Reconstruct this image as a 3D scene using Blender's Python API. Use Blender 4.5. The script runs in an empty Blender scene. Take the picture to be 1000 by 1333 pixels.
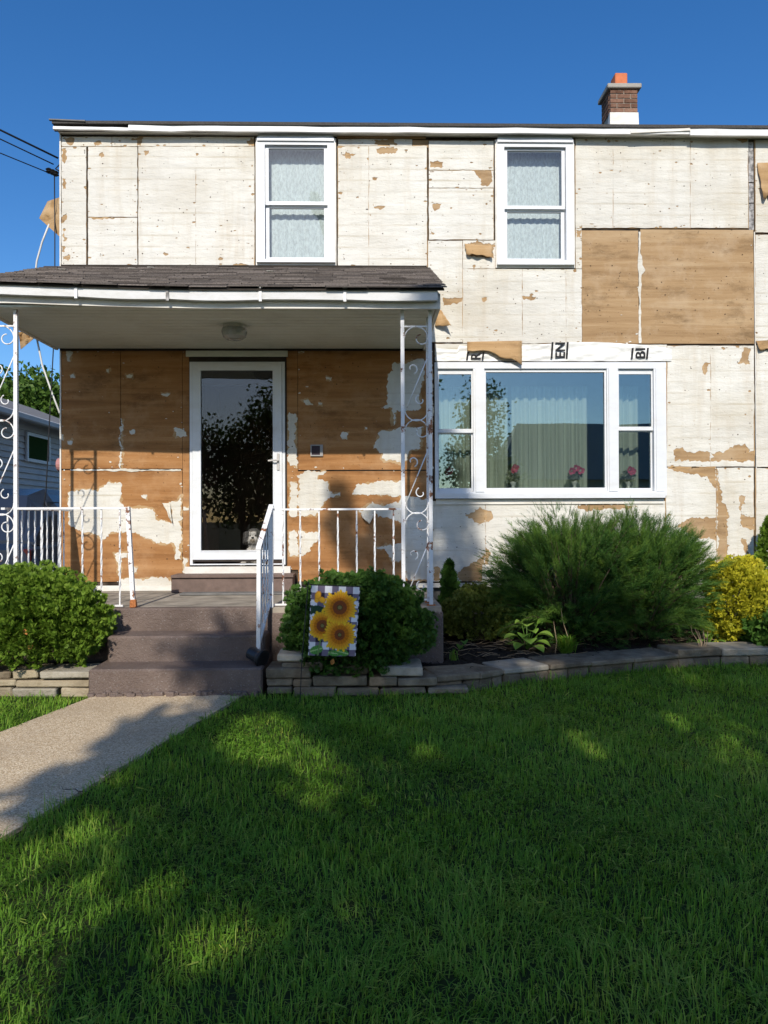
import bpy, bmesh, math, random
import numpy as np
from mathutils import Vector, Matrix, noise as mnoise
from mathutils.geometry import delaunay_2d_cdt

random.seed(7)
rng = np.random.default_rng(7)
R = math.radians
scene = bpy.context.scene
COL = scene.collection

# ------------------------------------------------------------------ camera
CAM = Vector((0.0, 0.0, 1.40))
YAW, PITCH, ROLL = R(1.26), R(0.49), R(-0.25)
CM = Matrix.Rotation(-YAW, 3, 'Z') @ Matrix.Rotation(R(90) + PITCH, 3, 'X') @ Matrix.Rotation(ROLL, 3, 'Z')
cam_d = bpy.data.cameras.new('camera')
cam_d.sensor_fit = 'VERTICAL'
cam_d.sensor_height = 32.0
cam_d.lens = 32.0 * 1000.0 / 1333.0
cam_d.clip_start = 0.05
cam_d.clip_end = 2000.0
cam = bpy.data.objects.new('camera', cam_d)
COL.objects.link(cam)
cam.matrix_world = Matrix.Translation(CAM) @ CM.to_4x4()
scene.camera = cam

# ------------------------------------------------------------------ light
SUN_DIR = Vector((0.085, 1.0, -0.66)).normalized()       # the way the light travels
elev = math.asin(-SUN_DIR.z)
world = bpy.data.worlds.new('World')
scene.world = world
world.use_nodes = True
wn = world.node_tree
wn.nodes.clear()
sky = wn.nodes.new('ShaderNodeTexSky')
sky.sky_type = 'NISHITA'
sky.sun_disc = False
sky.sun_elevation = elev
sky.sun_rotation = math.atan2(-SUN_DIR.x, -SUN_DIR.y)
sky.altitude = 200.0
sky.air_density = 1.0
sky.dust_density = 0.8
sky.ozone_density = 4.0
bg = wn.nodes.new('ShaderNodeBackground')
bg.inputs['Strength'].default_value = 0.15
wo = wn.nodes.new('ShaderNodeOutputWorld')
hs = wn.nodes.new('ShaderNodeHueSaturation')
hs.inputs['Hue'].default_value = 0.505
hs.inputs['Saturation'].default_value = 1.27
hs.inputs['Value'].default_value = 0.61
wn.links.new(sky.outputs[0], hs.inputs['Color'])
wn.links.new(hs.outputs[0], bg.inputs['Color'])
wn.links.new(bg.outputs[0], wo.inputs['Surface'])
sun_d = bpy.data.lights.new('sun', 'SUN')
sun_d.energy = 2.75
sun_d.angle = R(0.53)
sun_d.color = (1.0, 0.925, 0.82)
sun = bpy.data.objects.new('sun', sun_d)
COL.objects.link(sun)
sun.location = (-2, -20, 18)
sun.rotation_euler = SUN_DIR.to_track_quat('-Z', 'Y').to_euler()

vs = scene.view_settings
vs.view_transform = 'Standard'
vs.look = 'None'
vs.exposure = 0.70
vs.gamma = 1.0
vs.use_curve_mapping = False
scene.render.engine = 'CYCLES'
scene.cycles.use_denoising = True
scene.cycles.max_bounces = 8
scene.cycles.transparent_max_bounces = 16
scene.cycles.caustics_reflective = False
scene.cycles.caustics_refractive = False

# ------------------------------------------------------------------ pixel -> place
def ray(px, py):
    return (CM @ Vector(((px - 500.0) / 1000.0, (666.5 - py) / 1000.0, -1.0)))
WALL = 8.05
def W(px, py, Y=WALL):
    d = ray(px, py)
    return CAM + d * ((Y - CAM.y) / d.y)
def gz(y):
    return 0.025 * min(max(0.0, y - 3.5), 3.6)
def G(px, py, z=None):
    d = ray(px, py)
    zz = 0.0 if z is None else z
    for _ in range(8):
        p = CAM + d * ((zz - CAM.z) / d.z)
        if z is not None:
            break
        zz = gz(p.y)
    return p
def wx(px, py=500, Y=WALL): return W(px, py, Y).x
def wz(py, px=500, Y=WALL): return W(px, py, Y).z

# ------------------------------------------------------------------ mesh helpers
WL = {}
class MB:
    def __init__(s):
        s.v = []; s.f = []; s.mi = []; s.cur = 0
    def face(s, idx):
        s.f.append(tuple(idx)); s.mi.append(s.cur)
    def box(s, x0, x1, y0, y1, z0, z1):
        b = len(s.v)
        s.v += [(x0,y0,z0),(x1,y0,z0),(x1,y1,z0),(x0,y1,z0),(x0,y0,z1),(x1,y0,z1),(x1,y1,z1),(x0,y1,z1)]
        for q in ((0,3,2,1),(4,5,6,7),(0,1,5,4),(1,2,6,5),(2,3,7,6),(3,0,4,7)):
            s.face([b+i for i in q])
        return s
    def hexa(s, pts):
        b = len(s.v); s.v += [tuple(p) for p in pts]
        for q in ((0,3,2,1),(4,5,6,7),(0,1,5,4),(1,2,6,5),(2,3,7,6),(3,0,4,7)):
            s.face([b+i for i in q])
        return s
    def bbox(s, x0, x1, y0, y1, z0, z1, c=0.006, jit=0.0, r=random):
        """box with chamfered edges"""
        bm = bmesh.new()
        bmesh.ops.create_cube(bm, size=1.0)
        for v in bm.verts:
            v.co = Vector(((x0+x1)/2 + v.co.x*(x1-x0), (y0+y1)/2 + v.co.y*(y1-y0), (z0+z1)/2 + v.co.z*(z1-z0)))
            if jit: v.co += Vector((r.uniform(-jit,jit), r.uniform(-jit,jit), r.uniform(-jit,jit)))
        bmesh.ops.bevel(bm, geom=list(bm.edges), offset=c, segments=1, affect='EDGES', profile=0.5)
        s.addbm(bm); return s
    def addbm(s, bm):
        b = len(s.v); bm.verts.ensure_lookup_table(); bm.verts.index_update()
        s.v += [tuple(v.co) for v in bm.verts]
        for f in bm.faces: s.face([b+v.index for v in f.verts])
        bm.free()
    def tube(s, pts, rad, n=8, cap=True, twist=None):
        """pts: list of points, rad: number or list"""
        pts = [Vector(p) for p in pts]
        m = len(pts); b = len(s.v)
        rads = rad if isinstance(rad, (list, tuple)) else [rad]*m
        t = (pts[1]-pts[0]).normalized()
        up = Vector((0,0,1)) if abs(t.z) < 0.9 else Vector((0,1,0))
        nrm = (up - t*up.dot(t)).normalized()
        for i in range(m):
            if i == 0: t = (pts[1]-pts[0])
            elif i == m-1: t = (pts[-1]-pts[-2])
            else: t = (pts[i+1]-pts[i-1])
            t.normalize()
            nrm = (nrm - t*nrm.dot(t)).normalized()
            bn = t.cross(nrm)
            for k in range(n):
                a = 2*math.pi*k/n + (twist[i] if twist else (math.pi/4 if n == 4 else 0))
                s.v.append(tuple(pts[i] + (nrm*math.cos(a) + bn*math.sin(a))*rads[i]))
        for i in range(m-1):
            for k in range(n):
                k2 = (k+1) % n
                s.face((b+i*n+k, b+i*n+k2, b+(i+1)*n+k2, b+(i+1)*n+k))
        if cap:
            s.face([b+k for k in range(n)][::-1]); s.face([b+(m-1)*n+k for k in range(n)])
        return s
    def lathe(s, c, prof, n=16, axis='Z'):
        b = len(s.v); c = Vector(c)
        for r_, h in prof:
            for k in range(n):
                a = 2*math.pi*k/n
                p = Vector((r_*math.cos(a), r_*math.sin(a), h))
                if axis == 'Y': p = Vector((p.x, p.z, p.y))
                if axis == 'X': p = Vector((p.z, p.x, p.y))
                s.v.append(tuple(c+p))
        for i in range(len(prof)-1):
            for k in range(n):
                k2 = (k+1) % n
                q = (b+i*n+k, b+i*n+k2, b+(i+1)*n+k2, b+(i+1)*n+k)
                s.face(q if axis != 'Y' else q[::-1])
        q = [b+k for k in range(n)]; e = [b+(len(prof)-1)*n+k for k in range(n)]
        s.face(q[::-1] if axis != 'Y' else q); s.face(e if axis != 'Y' else e[::-1])
        return s
    def ring(s, x0, x1, z0, z1, l, r_, t, bt, y0, y1):
        s.box(x0, x0+l, y0, y1, z0, z1); s.box(x1-r_, x1, y0, y1, z0, z1)
        s.box(x0+l, x1-r_, y0, y1, z1-t, z1); s.box(x0+l, x1-r_, y0, y1, z0, z0+bt)
        return s

def link(name, me, mats, parent=None, loc=None, smooth=False):
    o = bpy.data.objects.new(name, me)
    for m in (mats if isinstance(mats, (list, tuple)) else [mats]):
        if len(me.materials) < (len(mats) if isinstance(mats, (list, tuple)) else 1): me.materials.append(m)
    COL.objects.link(o)
    loc = Vector(loc if loc is not None else (0,0,0))
    WL[o] = loc
    if parent is not None:
        o.parent = parent; o.location = loc - WL[parent]
    else:
        o.location = loc
    if smooth:
        me.polygons.foreach_set('use_smooth', [True]*len(me.polygons))
    return o
def obj(name, mb, mats, parent=None, smooth=False, base=False):
    a = np.array(mb.v, dtype=float)
    lo, hi = a.min(0), a.max(0)
    c = (lo+hi)/2
    if base: c[2] = lo[2]
    me = bpy.data.meshes.new(name)
    me.from_pydata([tuple(p) for p in (a-c)], [], mb.f)
    if max(mb.mi) > 0: me.polygons.foreach_set('material_index', mb.mi)
    me.update()
    return link(name, me, mats, parent, c, smooth)
def tag(o, label, cat=None, group=None, kind=None):
    if label: o['label'] = label
    if cat: o['category'] = cat
    if group: o['group'] = group
    if kind: o['kind'] = kind
    return o
def thing(name, label, cat, loc, group=None):
    o = bpy.data.objects.new(name, None)
    o.empty_display_size = 0.1
    COL.objects.link(o); o.location = loc; WL[o] = Vector(loc)
    return tag(o, label, cat, group)
def struct(name, mb, mats, smooth=False):
    o = obj(name, mb, mats, None, smooth); o['kind'] = 'structure'; return o

def tri_mesh(name, V, F, tint, mats, parent=None, loc=(0,0,0), smooth=False):
    """V (n,3), F (m,3) int, tint (n,) -> one mesh"""
    me = bpy.data.meshes.new(name)
    V = np.asarray(V, dtype=np.float32) - np.array(loc, dtype=np.float32)
    me.vertices.add(len(V)); me.vertices.foreach_set('co', V.ravel())
    me.loops.add(len(F)*3); me.loops.foreach_set('vertex_index', np.asarray(F, dtype=np.int32).ravel())
    me.polygons.add(len(F))
    me.polygons.foreach_set('loop_start', np.arange(0, len(F)*3, 3, dtype=np.int32))
    if tint is not None:
        at = me.attributes.new('tint', 'FLOAT', 'POINT')
        at.data.foreach_set('value', np.asarray(tint, dtype=np.float32))
    me.update(calc_edges=True)
    return link(name, me, mats, parent, loc, smooth)

def bases(axis, rnd):
    """orthonormal frames with local z along axis (n,3)"""
    z = axis/np.linalg.norm(axis, axis=1, keepdims=True)
    x = np.cross(rnd, z); x /= np.linalg.norm(x, axis=1, keepdims=True)+1e-9
    y = np.cross(z, x)
    return x, y, z
def bake(tv, tf, pos, axis, scale, tint, rnd=None):
    n = len(pos)
    if rnd is None: rnd = rng.normal(size=(n,3))
    x, y, z = bases(axis, rnd)
    tv = np.asarray(tv, dtype=float); tf = np.asarray(tf, dtype=int)
    V = (tv[None,:,0,None]*x[:,None,:] + tv[None,:,1,None]*y[:,None,:] + tv[None,:,2,None]*z[:,None,:])
    V = V*np.asarray(scale).reshape(n,1,1) + pos[:,None,:]
    F = tf[None,:,:] + (np.arange(n)*len(tv))[:,None,None]
    T = np.repeat(tint, len(tv))
    return V.reshape(-1,3), F.reshape(-1,3), T
def merge(parts):
    Vs, Fs, Ts = [], [], []; o = 0
    for V, F, T in parts:
        Vs.append(V); Fs.append(F+o); Ts.append(T); o += len(V)
    return np.concatenate(Vs), np.concatenate(Fs), np.concatenate(Ts)

# ------------------------------------------------------------------ materials
class NT:
    def __init__(s, name, rough=0.7, spec=0.3, color=(0.5,0.5,0.5)):
        s.m = bpy.data.materials.new(name); s.m.use_nodes = True
        s.t = s.m.node_tree; s.b = s.t.nodes['Principled BSDF']
        s.b.inputs['Roughness'].default_value = rough
        s.b.inputs['Specular IOR Level'].default_value = spec
        s.b.inputs['Base Color'].default_value = (*color, 1)
        s.out = [n for n in s.t.nodes if n.type == 'OUTPUT_MATERIAL'][0]
        s._pos = None
    def n(s, kind, **kw):
        nd = s.t.nodes.new(kind)
        for k, v in kw.items(): setattr(nd, k, v)
        return nd
    def l(s, a, b): s.t.links.new(a, b)
    def pos(s):
        if s._pos is None: s._pos = s.n('ShaderNodeNewGeometry').outputs['Position']
        return s._pos
    def scaled(s, v, src=None):
        nd = s.n('ShaderNodeVectorMath', operation='MULTIPLY')
        s.l(src or s.pos(), nd.inputs[0]); nd.inputs[1].default_value = v
        return nd.outputs[0]
    def noise(s, scale=5, detail=4, rough=0.55, vec=None, dist=0.0):
        nd = s.n('ShaderNodeTexNoise')
        nd.inputs['Scale'].default_value = scale; nd.inputs['Detail'].default_value = detail
        nd.inputs['Roughness'].default_value = rough; nd.inputs['Distortion'].default_value = dist
        s.l(vec or s.pos(), nd.inputs['Vector']); return nd.outputs['Fac']
    def vor(s, scale=5, vec=None, out='Distance', feature='F1'):
        nd = s.n('ShaderNodeTexVoronoi', feature=feature); nd.inputs['Scale'].default_value = scale
        s.l(vec or s.pos(), nd.inputs['Vector']); return nd.outputs[out]
    def ramp(s, fac, *stops, interp='LINEAR'):
        nd = s.n('ShaderNodeValToRGB'); cr = nd.color_ramp; cr.interpolation = interp
        while len(cr.elements) < len(stops): cr.elements.new(0.5)
        for e, (p, c) in zip(cr.elements, stops):
            e.position = p; e.color = (c,c,c,1) if isinstance(c, (int,float)) else (*c,1)
        s.l(fac, nd.inputs['Fac']); return nd.outputs['Color']
    def mix(s, fac, a, b, mode='MIX'):
        nd = s.n('ShaderNodeMix', data_type='RGBA', blend_type=mode)
        for sock, val in ((nd.inputs[0], fac), (nd.inputs[6], a), (nd.inputs[7], b)):
            if isinstance(val, (int,float)): sock.default_value = val if sock == nd.inputs[0] else (val,val,val,1)
            elif isinstance(val, tuple): sock.default_value = (*val,1)
            else: s.l(val, sock)
        return nd.outputs[2]
    def math(s, op, a, b=None):
        nd = s.n('ShaderNodeMath', operation=op)
        for i, v in enumerate((a, b)):
            if v is None: continue
            if isinstance(v, (int,float)): nd.inputs[i].default_value = v
            else: s.l(v, nd.inputs[i])
        return nd.outputs[0]
    def comp(s, k):
        nd = s.n('ShaderNodeSeparateXYZ'); s.l(s.pos(), nd.inputs[0]); return nd.outputs[k]
    def rand(s): return s.n('ShaderNodeObjectInfo').outputs['Random']
    def attr(s, name='tint'):
        return s.n('ShaderNodeAttribute', attribute_name=name).outputs['Fac']
    def color(s, c): s.l(c, s.b.inputs['Base Color']); return s
    def rough(s, c): s.l(c, s.b.inputs['Roughness']); return s
    def bump(s, h, strength=0.3, dist=0.01):
        nd = s.n('ShaderNodeBump'); nd.inputs['Strength'].default_value = strength; nd.inputs['Distance'].default_value = dist
        s.l(h, nd.inputs['Height']); s.l(nd.outputs[0], s.b.inputs['Normal']); return s

def simple(name, col, rough=0.6, spec=0.3, var=0.12, scale=6.0, bump=0.0, bscale=80):
    k = NT(name, rough, spec)
    n = k.noise(scale, 5)
    lo = tuple(c*(1-var) for c in col); hi = tuple(min(1,c*(1+var)) for c in col)
    k.color(k.ramp(n, (0.3, lo), (0.7, hi)))
    if bump: k.bump(k.noise(bscale, 3), bump, 0.005)
    return k.m

def m_cream():
    k = NT('cream_paper_facing', 0.75, 0.2)
    base = k.ramp(k.noise(1.3, 5, 0.6), (0.3, (0.57,0.53,0.44)), (0.5,(0.68,0.66,0.59)), (0.75,(0.74,0.735,0.69)))
    # ghost lines of the clapboards that once covered the sheets
    fr = k.math('FRACT', k.math('MULTIPLY', k.comp(2), 1/0.118))
    ln = k.ramp(fr, (0.0,1.0), (0.05,0.6), (0.14,0.0), (0.9,0.0), (1.0,1.0))
    brk = k.ramp(k.noise(1.0, 4, 0.65, k.scaled((1.6,1.6,9.0))), (0.42,0.0), (0.70,0.9))
    base = k.mix(k.mix(1.0, ln, brk, 'MULTIPLY'), base, (0.46,0.40,0.29))
    streak = k.ramp(k.noise(1.0, 5, 0.7, k.scaled((7.0,7.0,0.8))), (0.50,0.0), (0.8,0.6))
    base = k.mix(streak, base, (0.50,0.42,0.30))
    film = k.ramp(k.noise(4.5, 6, 0.75), (0.46,0.0), (0.75,0.5))
    base = k.mix(film, base, (0.54,0.52,0.46))
    grey = k.ramp(k.noise(0.9, 5, 0.65), (0.45,0.0), (0.68,0.45))
    base = k.mix(grey, base, (0.55,0.53,0.48))
    speck = k.ramp(k.noise(38, 3, 0.6), (0.66,0.0), (0.72,0.75))
    patch = k.ramp(k.noise(2.7, 3), (0.45,0.0), (0.62,1.0))
    base = k.mix(k.mix(1.0, speck, patch, 'MULTIPLY'), base, (0.34,0.24,0.14))
    k.color(base)
    h = k.math('ADD', k.math('MULTIPLY', k.noise(1.0,4,0.6,k.scaled((2,2,7))), 1.0), k.math('MULTIPLY', k.noise(60,3), 0.12))
    k.bump(h, 0.9, 0.022)
    return k.m
def m_board(name, a, b, c, pale):
    k = NT(name, 0.8, 0.15)
    band = k.noise(1.0, 5, 0.6, k.scaled((0.7,0.7,12.0)), 0.6)
    base = k.ramp(band, (0.32, a), (0.5, b), (0.68, c))
    fine = k.noise(1.0, 4, 0.7, k.scaled((6,6,70.0)))
    base = k.mix(k.ramp(fine, (0.35,0.25), (0.65,0.0)), base, a)
    blot = k.ramp(k.noise(3.2, 5, 0.65), (0.50,0.0), (0.74,0.65))
    base = k.mix(blot, base, pale)
    dk = k.ramp(k.noise(1.0, 6, 0.7, k.scaled((2.2,2.2,5.0))), (0.28,0.7), (0.46,0.0))
    base = k.mix(dk, base, tuple(x*0.5 for x in a))
    wr = k.ramp(k.noise(1.0, 5, 0.8, k.scaled((14,14,26)), 2.5), (0.60,0.0), (0.66,0.5), (0.70,0.0))
    base = k.mix(wr, base, pale)
    sp = k.ramp(k.noise(45, 2), (0.70,0.0), (0.74,0.8))
    base = k.mix(sp, base, (0.10,0.05,0.025))
    k.color(base)
    k.bump(k.math('ADD', band, k.math('MULTIPLY', fine, 0.4)), 0.4, 0.01)
    return k.m
def m_white(name, col=(0.70,0.725,0.75), rough=0.4, dirt=(0.5,0.47,0.4), amt=0.35):
    k = NT(name, rough, 0.4)
    d = k.ramp(k.noise(2.6, 7, 0.75, k.scaled((1,1,2.5))), (0.45,0.0), (0.75,amt))
    k.color(k.mix(d, col, dirt)); k.bump(k.noise(9, 3), 0.08, 0.01)
    return k.m
def m_iron():
    k = NT('white_painted_iron', 0.45, 0.4)
    r_ = k.ramp(k.noise(9, 6, 0.7), (0.57,0.0), (0.62,1.0))
    r2 = k.ramp(k.noise(70, 2), (0.68,0.0), (0.72,1.0))
    f = k.math('MAXIMUM', r_, r2)
    rust = k.ramp(k.noise(40, 3), (0.35,(0.10,0.035,0.015)), (0.65,(0.30,0.12,0.05)))
    k.color(k.mix(f, (0.78,0.78,0.77), rust)); k.bump(f, -0.4, 0.002)
    return k.m
def m_foliage(name, dark, mid, light, trans=0.3, rough=0.55, spec=0.25):
    k = NT(name, rough, spec)
    t = k.attr()
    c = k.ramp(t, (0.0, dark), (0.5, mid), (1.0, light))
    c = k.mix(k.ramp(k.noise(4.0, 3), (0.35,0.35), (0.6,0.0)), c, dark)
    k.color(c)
    tr = k.n('ShaderNodeBsdfTranslucent'); k.l(c, tr.inputs['Color'])
    mx = k.n('ShaderNodeMixShader'); mx.inputs[0].default_value = trans
    k.l(k.b.outputs[0], mx.inputs[1]); k.l(tr.outputs[0], mx.inputs[2]); k.l(mx.outputs[0], k.out.inputs['Surface'])
    return k.m
def m_glass(name, tint, ior=1.75, base=0.03, coat=(1,1,1)):
    k = NT(name)
    tr = k.n('ShaderNodeBsdfTransparent'); tr.inputs['Color'].default_value = (*tint,1)
    gl = k.n('ShaderNodeBsdfGlossy'); gl.inputs['Roughness'].default_value = 0.004
    gl.inputs['Color'].default_value = (*coat,1)
    bp = k.n('ShaderNodeBump'); bp.inputs['Strength'].default_value = 0.012; bp.inputs['Distance'].default_value = 0.05
    k.l(k.noise(1.6, 1), bp.inputs['Height']); k.l(bp.outputs[0], gl.inputs['Normal'])
    fr = k.n('ShaderNodeFresnel'); fr.inputs['IOR'].default_value = ior
    f = k.math('ADD', fr.outputs[0], base)
    mx = k.n('ShaderNodeMixShader'); k.l(f, mx.inputs[0])
    k.l(tr.outputs[0], mx.inputs[1]); k.l(gl.outputs[0], mx.inputs[2]); k.l(mx.outputs[0], k.out.inputs['Surface'])
    k.t.nodes.remove(k.b)
    return k.m
def m_cloth(name, col, trans=0.4, lace=False):
    k = NT(name, 0.9, 0.05)
    if lace:
        v = k.math('MULTIPLY', k.noise(1.0, 4, 0.7, k.scaled((55,55,22))), 1.0)
        c = k.ramp(v, (0.38, tuple(x*0.78 for x in col)), (0.55, col), (0.7, tuple(min(1,x*1.15) for x in col)))
    else:
        c = k.ramp(k.noise(1.0, 3, 0.6, k.scaled((25,25,1.2))), (0.3, tuple(x*0.8 for x in col)), (0.7, col))
    k.color(c)
    tr = k.n('ShaderNodeBsdfTranslucent'); k.l(c, tr.inputs['Color'])
    mx = k.n('ShaderNodeMixShader'); mx.inputs[0].default_value = trans
    k.l(k.b.outputs[0], mx.inputs[1]); k.l(tr.outputs[0], mx.inputs[2]); k.l(mx.outputs[0], k.out.inputs['Surface'])
    return k.m
def m_stone(name, a, b, c):
    k = NT(name, 0.9, 0.15)
    n1 = k.noise(7, 6, 0.65)
    base = k.ramp(n1, (0.3,a), (0.5,b), (0.72,c))
    rv = k.ramp(k.rand(), (0.0,0.72), (1.0,1.18))
    base = k.mix(1.0, base, rv, 'MULTIPLY')
    li = k.ramp(k.noise(22, 4), (0.62,0.0), (0.72,0.35))
    base = k.mix(li, base, (0.34,0.34,0.27))
    k.color(base); k.bump(k.math('ADD', n1, k.math('MULTIPLY', k.noise(45,4), 0.5)), 0.8, 0.02)
    return k.m
def m_steps():
    k = NT('brown_painted_concrete', 0.75, 0.25)
    base = k.ramp(k.noise(3, 6, 0.7), (0.3,(0.115,0.084,0.069)), (0.7,(0.195,0.147,0.123)))
    chips = k.ramp(k.noise(85, 3, 0.65), (0.60,0.0), (0.68,0.7))
    where = k.ramp(k.noise(3.4, 5, 0.7), (0.36,0.15), (0.62,1.0))
    base = k.mix(k.mix(1.0, chips, where, 'MULTIPLY'), base, (0.36,0.33,0.30))
    k.color(base); k.bump(k.math('ADD', k.noise(90,3), k.math('MULTIPLY', k.noise(14,4), 0.8)), 0.9, 0.012)
    return k.m
def m_walk():
    k = NT('exposed_aggregate_concrete', 0.85, 0.2)
    v = k.vor(150, out='Color')
    sv = k.n('ShaderNodeSeparateColor'); k.l(v, sv.inputs[0])
    base = k.ramp(sv.outputs[0], (0.0,(0.36,0.25,0.14)), (0.4,(0.57,0.44,0.275)), (0.8,(0.70,0.56,0.37)), (1.0,(0.80,0.69,0.50)))
    base = k.mix(k.ramp(k.noise(1.7,5,0.6), (0.35,0.35), (0.65,0.0)), base, (0.32,0.24,0.16))
    k.color(base); k.bump(k.vor(110), 0.5, 0.006)
    return k.m
def m_shingle(name, a, b):
    k = NT(name, 0.9, 0.15)
    base = k.ramp(k.noise(120, 3), (0.35,a), (0.65,b))
    base = k.mix(1.0, base, k.ramp(k.rand(), (0.0,0.55), (0.5,1.0), (1.0,1.5)), 'MULTIPLY')
    k.color(base); k.bump(k.noise(160,2), 0.6, 0.004)
    return k.m

M = {}
M['cream'] = m_cream()
M['brown'] = m_board('brown_fibre_board', (0.25,0.115,0.042), (0.36,0.175,0.065), (0.44,0.235,0.10), (0.48,0.29,0.15))
M['tan'] = m_board('tan_fibre_board', (0.30,0.19,0.095), (0.40,0.265,0.14), (0.47,0.335,0.195), (0.50,0.38,0.25))
M['flap'] = m_board('loose_brown_paper', (0.34,0.21,0.10), (0.45,0.29,0.14), (0.52,0.36,0.20), (0.55,0.42,0.27))
M['vinyl'] = m_white('white_vinyl')
M['trim'] = m_white('old_white_trim', (0.74,0.72,0.66), 0.55, (0.42,0.36,0.27), 0.6)
M['soffit'] = m_white('grey_white_soffit', (0.68,0.70,0.62), 0.6, (0.48,0.48,0.40), 0.6)
M['gutter'] = m_white('white_gutter_metal', (0.76,0.765,0.76), 0.4, (0.48,0.45,0.38), 0.6)
M['iron'] = m_iron()
M['rust'] = simple('orange_rust', (0.42,0.16,0.06), 0.9, 0.1, 0.4, 60, 0.8, 120)
M['dark'] = simple('dark_board', (0.045,0.038,0.032), 0.9, 0.1, 0.3, 8)
M['black'] = simple('black_paint', (0.015,0.015,0.016), 0.5, 0.4, 0.2, 20)
M['conc'] = simple('grey_foundation', (0.17,0.165,0.155), 0.9, 0.15, 0.25, 6, 0.6, 60)
M['steps'] = m_steps()
M['porchfloor'] = simple('worn_porch_floor', (0.30,0.265,0.215), 0.85, 0.15, 0.35, 5, 0.5, 60)
M['stepwood'] = simple('brown_step_board', (0.155,0.108,0.088), 0.65, 0.3, 0.2, 12, 0.3, 50)
M['walk'] = m_walk()
M['stone'] = m_stone('garden_stone', (0.11,0.088,0.06), (0.185,0.15,0.105), (0.28,0.235,0.165))
M['stone_pale'] = m_stone('pale_garden_stone', (0.27,0.24,0.18), (0.38,0.34,0.265), (0.48,0.44,0.36))
M['stone_tan'] = m_stone('tan_garden_stone', (0.24,0.195,0.13), (0.34,0.28,0.19), (0.42,0.36,0.26))
M['shingle'] = m_shingle('weathered_shingle', (0.075,0.062,0.054), (0.15,0.13,0.115))
M['roof'] = m_shingle('dark_roof', (0.035,0.034,0.033), (0.07,0.066,0.062))
M['brick'] = m_stone('chimney_brick', (0.12,0.06,0.04), (0.20,0.11,0.075), (0.27,0.16,0.11))
M['mortar'] = simple('chimney_mortar', (0.36,0.33,0.28), 0.9, 0.1, 0.15, 30, 0.4, 90)
M['clay'] = simple('orange_clay_flue', (0.55,0.17,0.075), 0.75, 0.2, 0.12, 9)
M['glass'] = m_glass('window_glass', (0.86,0.89,0.86), 1.75, 0.07, (0.66,0.90,1.0))
M['glass_up'] = m_glass('upper_window_glass', (0.94,0.965,0.97), 1.5, 0.01)
M['glass_door'] = m_glass('storm_door_glass', (0.93,0.93,0.93), 1.45, 0.0)
M['lace'] = m_cloth('lace_curtain', (0.80,0.86,0.85), 0.2, True)
M['sheer'] = m_cloth('sheer_curtain', (0.72,0.80,0.72), 0.3)
M['cable_w'] = simple('white_cable', (0.62,0.62,0.60), 0.5, 0.3)
M['siding'] = simple('blue_grey_siding', (0.56,0.55,0.53), 0.6, 0.3, 0.08, 3)
M['mulch'] = simple('dark_mulch_soil', (0.030,0.024,0.019), 0.95, 0.1, 0.5, 25, 1.0, 70)
M['chip'] = simple('mulch_chip', (0.028,0.022,0.018), 0.95, 0.1, 0.6, 30)
M['straw'] = simple('dry_stem', (0.26,0.19,0.12), 0.9, 0.1, 0.5, 20)
M['bark'] = simple('bark', (0.10,0.075,0.055), 0.9, 0.1, 0.4, 14, 0.9, 40)
M['asphalt'] = simple('asphalt', (0.05,0.05,0.05), 0.9, 0.2, 0.2, 20, 0.5, 200)
M['pave'] = simple('pale_concrete', (0.36,0.34,0.30), 0.9, 0.15, 0.15, 4, 0.4, 90)
M['wrap'] = m_white('white_house_wrap', (0.80,0.80,0.77), 0.5, (0.60,0.58,0.52), 0.5)
M['ink'] = simple('black_print', (0.02,0.02,0.022), 0.7, 0.2, 0.3, 90)
M['tar'] = simple('tarry_seam', (0.30,0.29,0.28), 0.8, 0.2, 0.9, 22, 0.8, 90)

# ------------------------------------------------------------------ the setting
def ground_grid():
    m = MB(); xs = [-300,-40,-8,8,40,300]; ys = [-300,-40,-8,3.5,7.1,20,60,400]
    for y in ys:
        for x in xs: m.v.append((x, y, gz(y)))
    n = len(xs)
    for j in range(len(ys)-1):
        for i in range(n-1): m.face((j*n+i, j*n+i+1, (j+1)*n+i+1, (j+1)*n+i))
    return m
kg = NT('lawn_soil', 0.95, 0.1)
kg.color(kg.ramp(kg.noise(14, 5, 0.7), (0.3,(0.022,0.030,0.010)), (0.55,(0.035,0.050,0.015)), (0.8,(0.075,0.070,0.030))))
M['soil'] = kg.m
struct('ground', ground_grid(), M['soil'])

# walkway
WR0, WR1 = G(312, 911), G(0, 1097)
WL0, WL1 = G(118, 911), G(0, 976)
dR = (WR1-WR0); dL = (WL1-WL0)
def walk_right(y): return WR0.x + dR.x*(y-WR0.y)/dR.y
def walk_left(y): return WL0.x + dR.x*1.15*(y-WL0.y)/dR.y
m = MB()
yy = [5.84, 5.0, 3.866, 3.86, 3.5, 2.346, 2.34, 1.0, -1.0, -3.0]
for a, b in zip(yy[:-1], yy[1:]):
    if a-b < 0.02: continue
    m.hexa([(walk_left(b), b, gz(b)-0.06), (walk_right(b), b, gz(b)-0.06), (walk_right(a), a, gz(a)-0.06), (walk_left(a), a, gz(a)-0.06),
            (walk_left(b), b, gz(b)+0.02), (walk_right(b), b, gz(b)+0.02), (walk_right(a), a, gz(a)+0.02), (walk_left(a), a, gz(a)+0.02)])
path = struct('path', m, M['walk'])
ck = MB(); rk = random.Random(2)
c0, c1 = G(72, 1029), G(128, 1040); ck_pts = [c0.lerp(c1, i/9)+Vector((0, 0.012*math.sin(i*2.1)+rk.uniform(-0.008,0.008), 0)) for i in range(10)]
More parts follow.
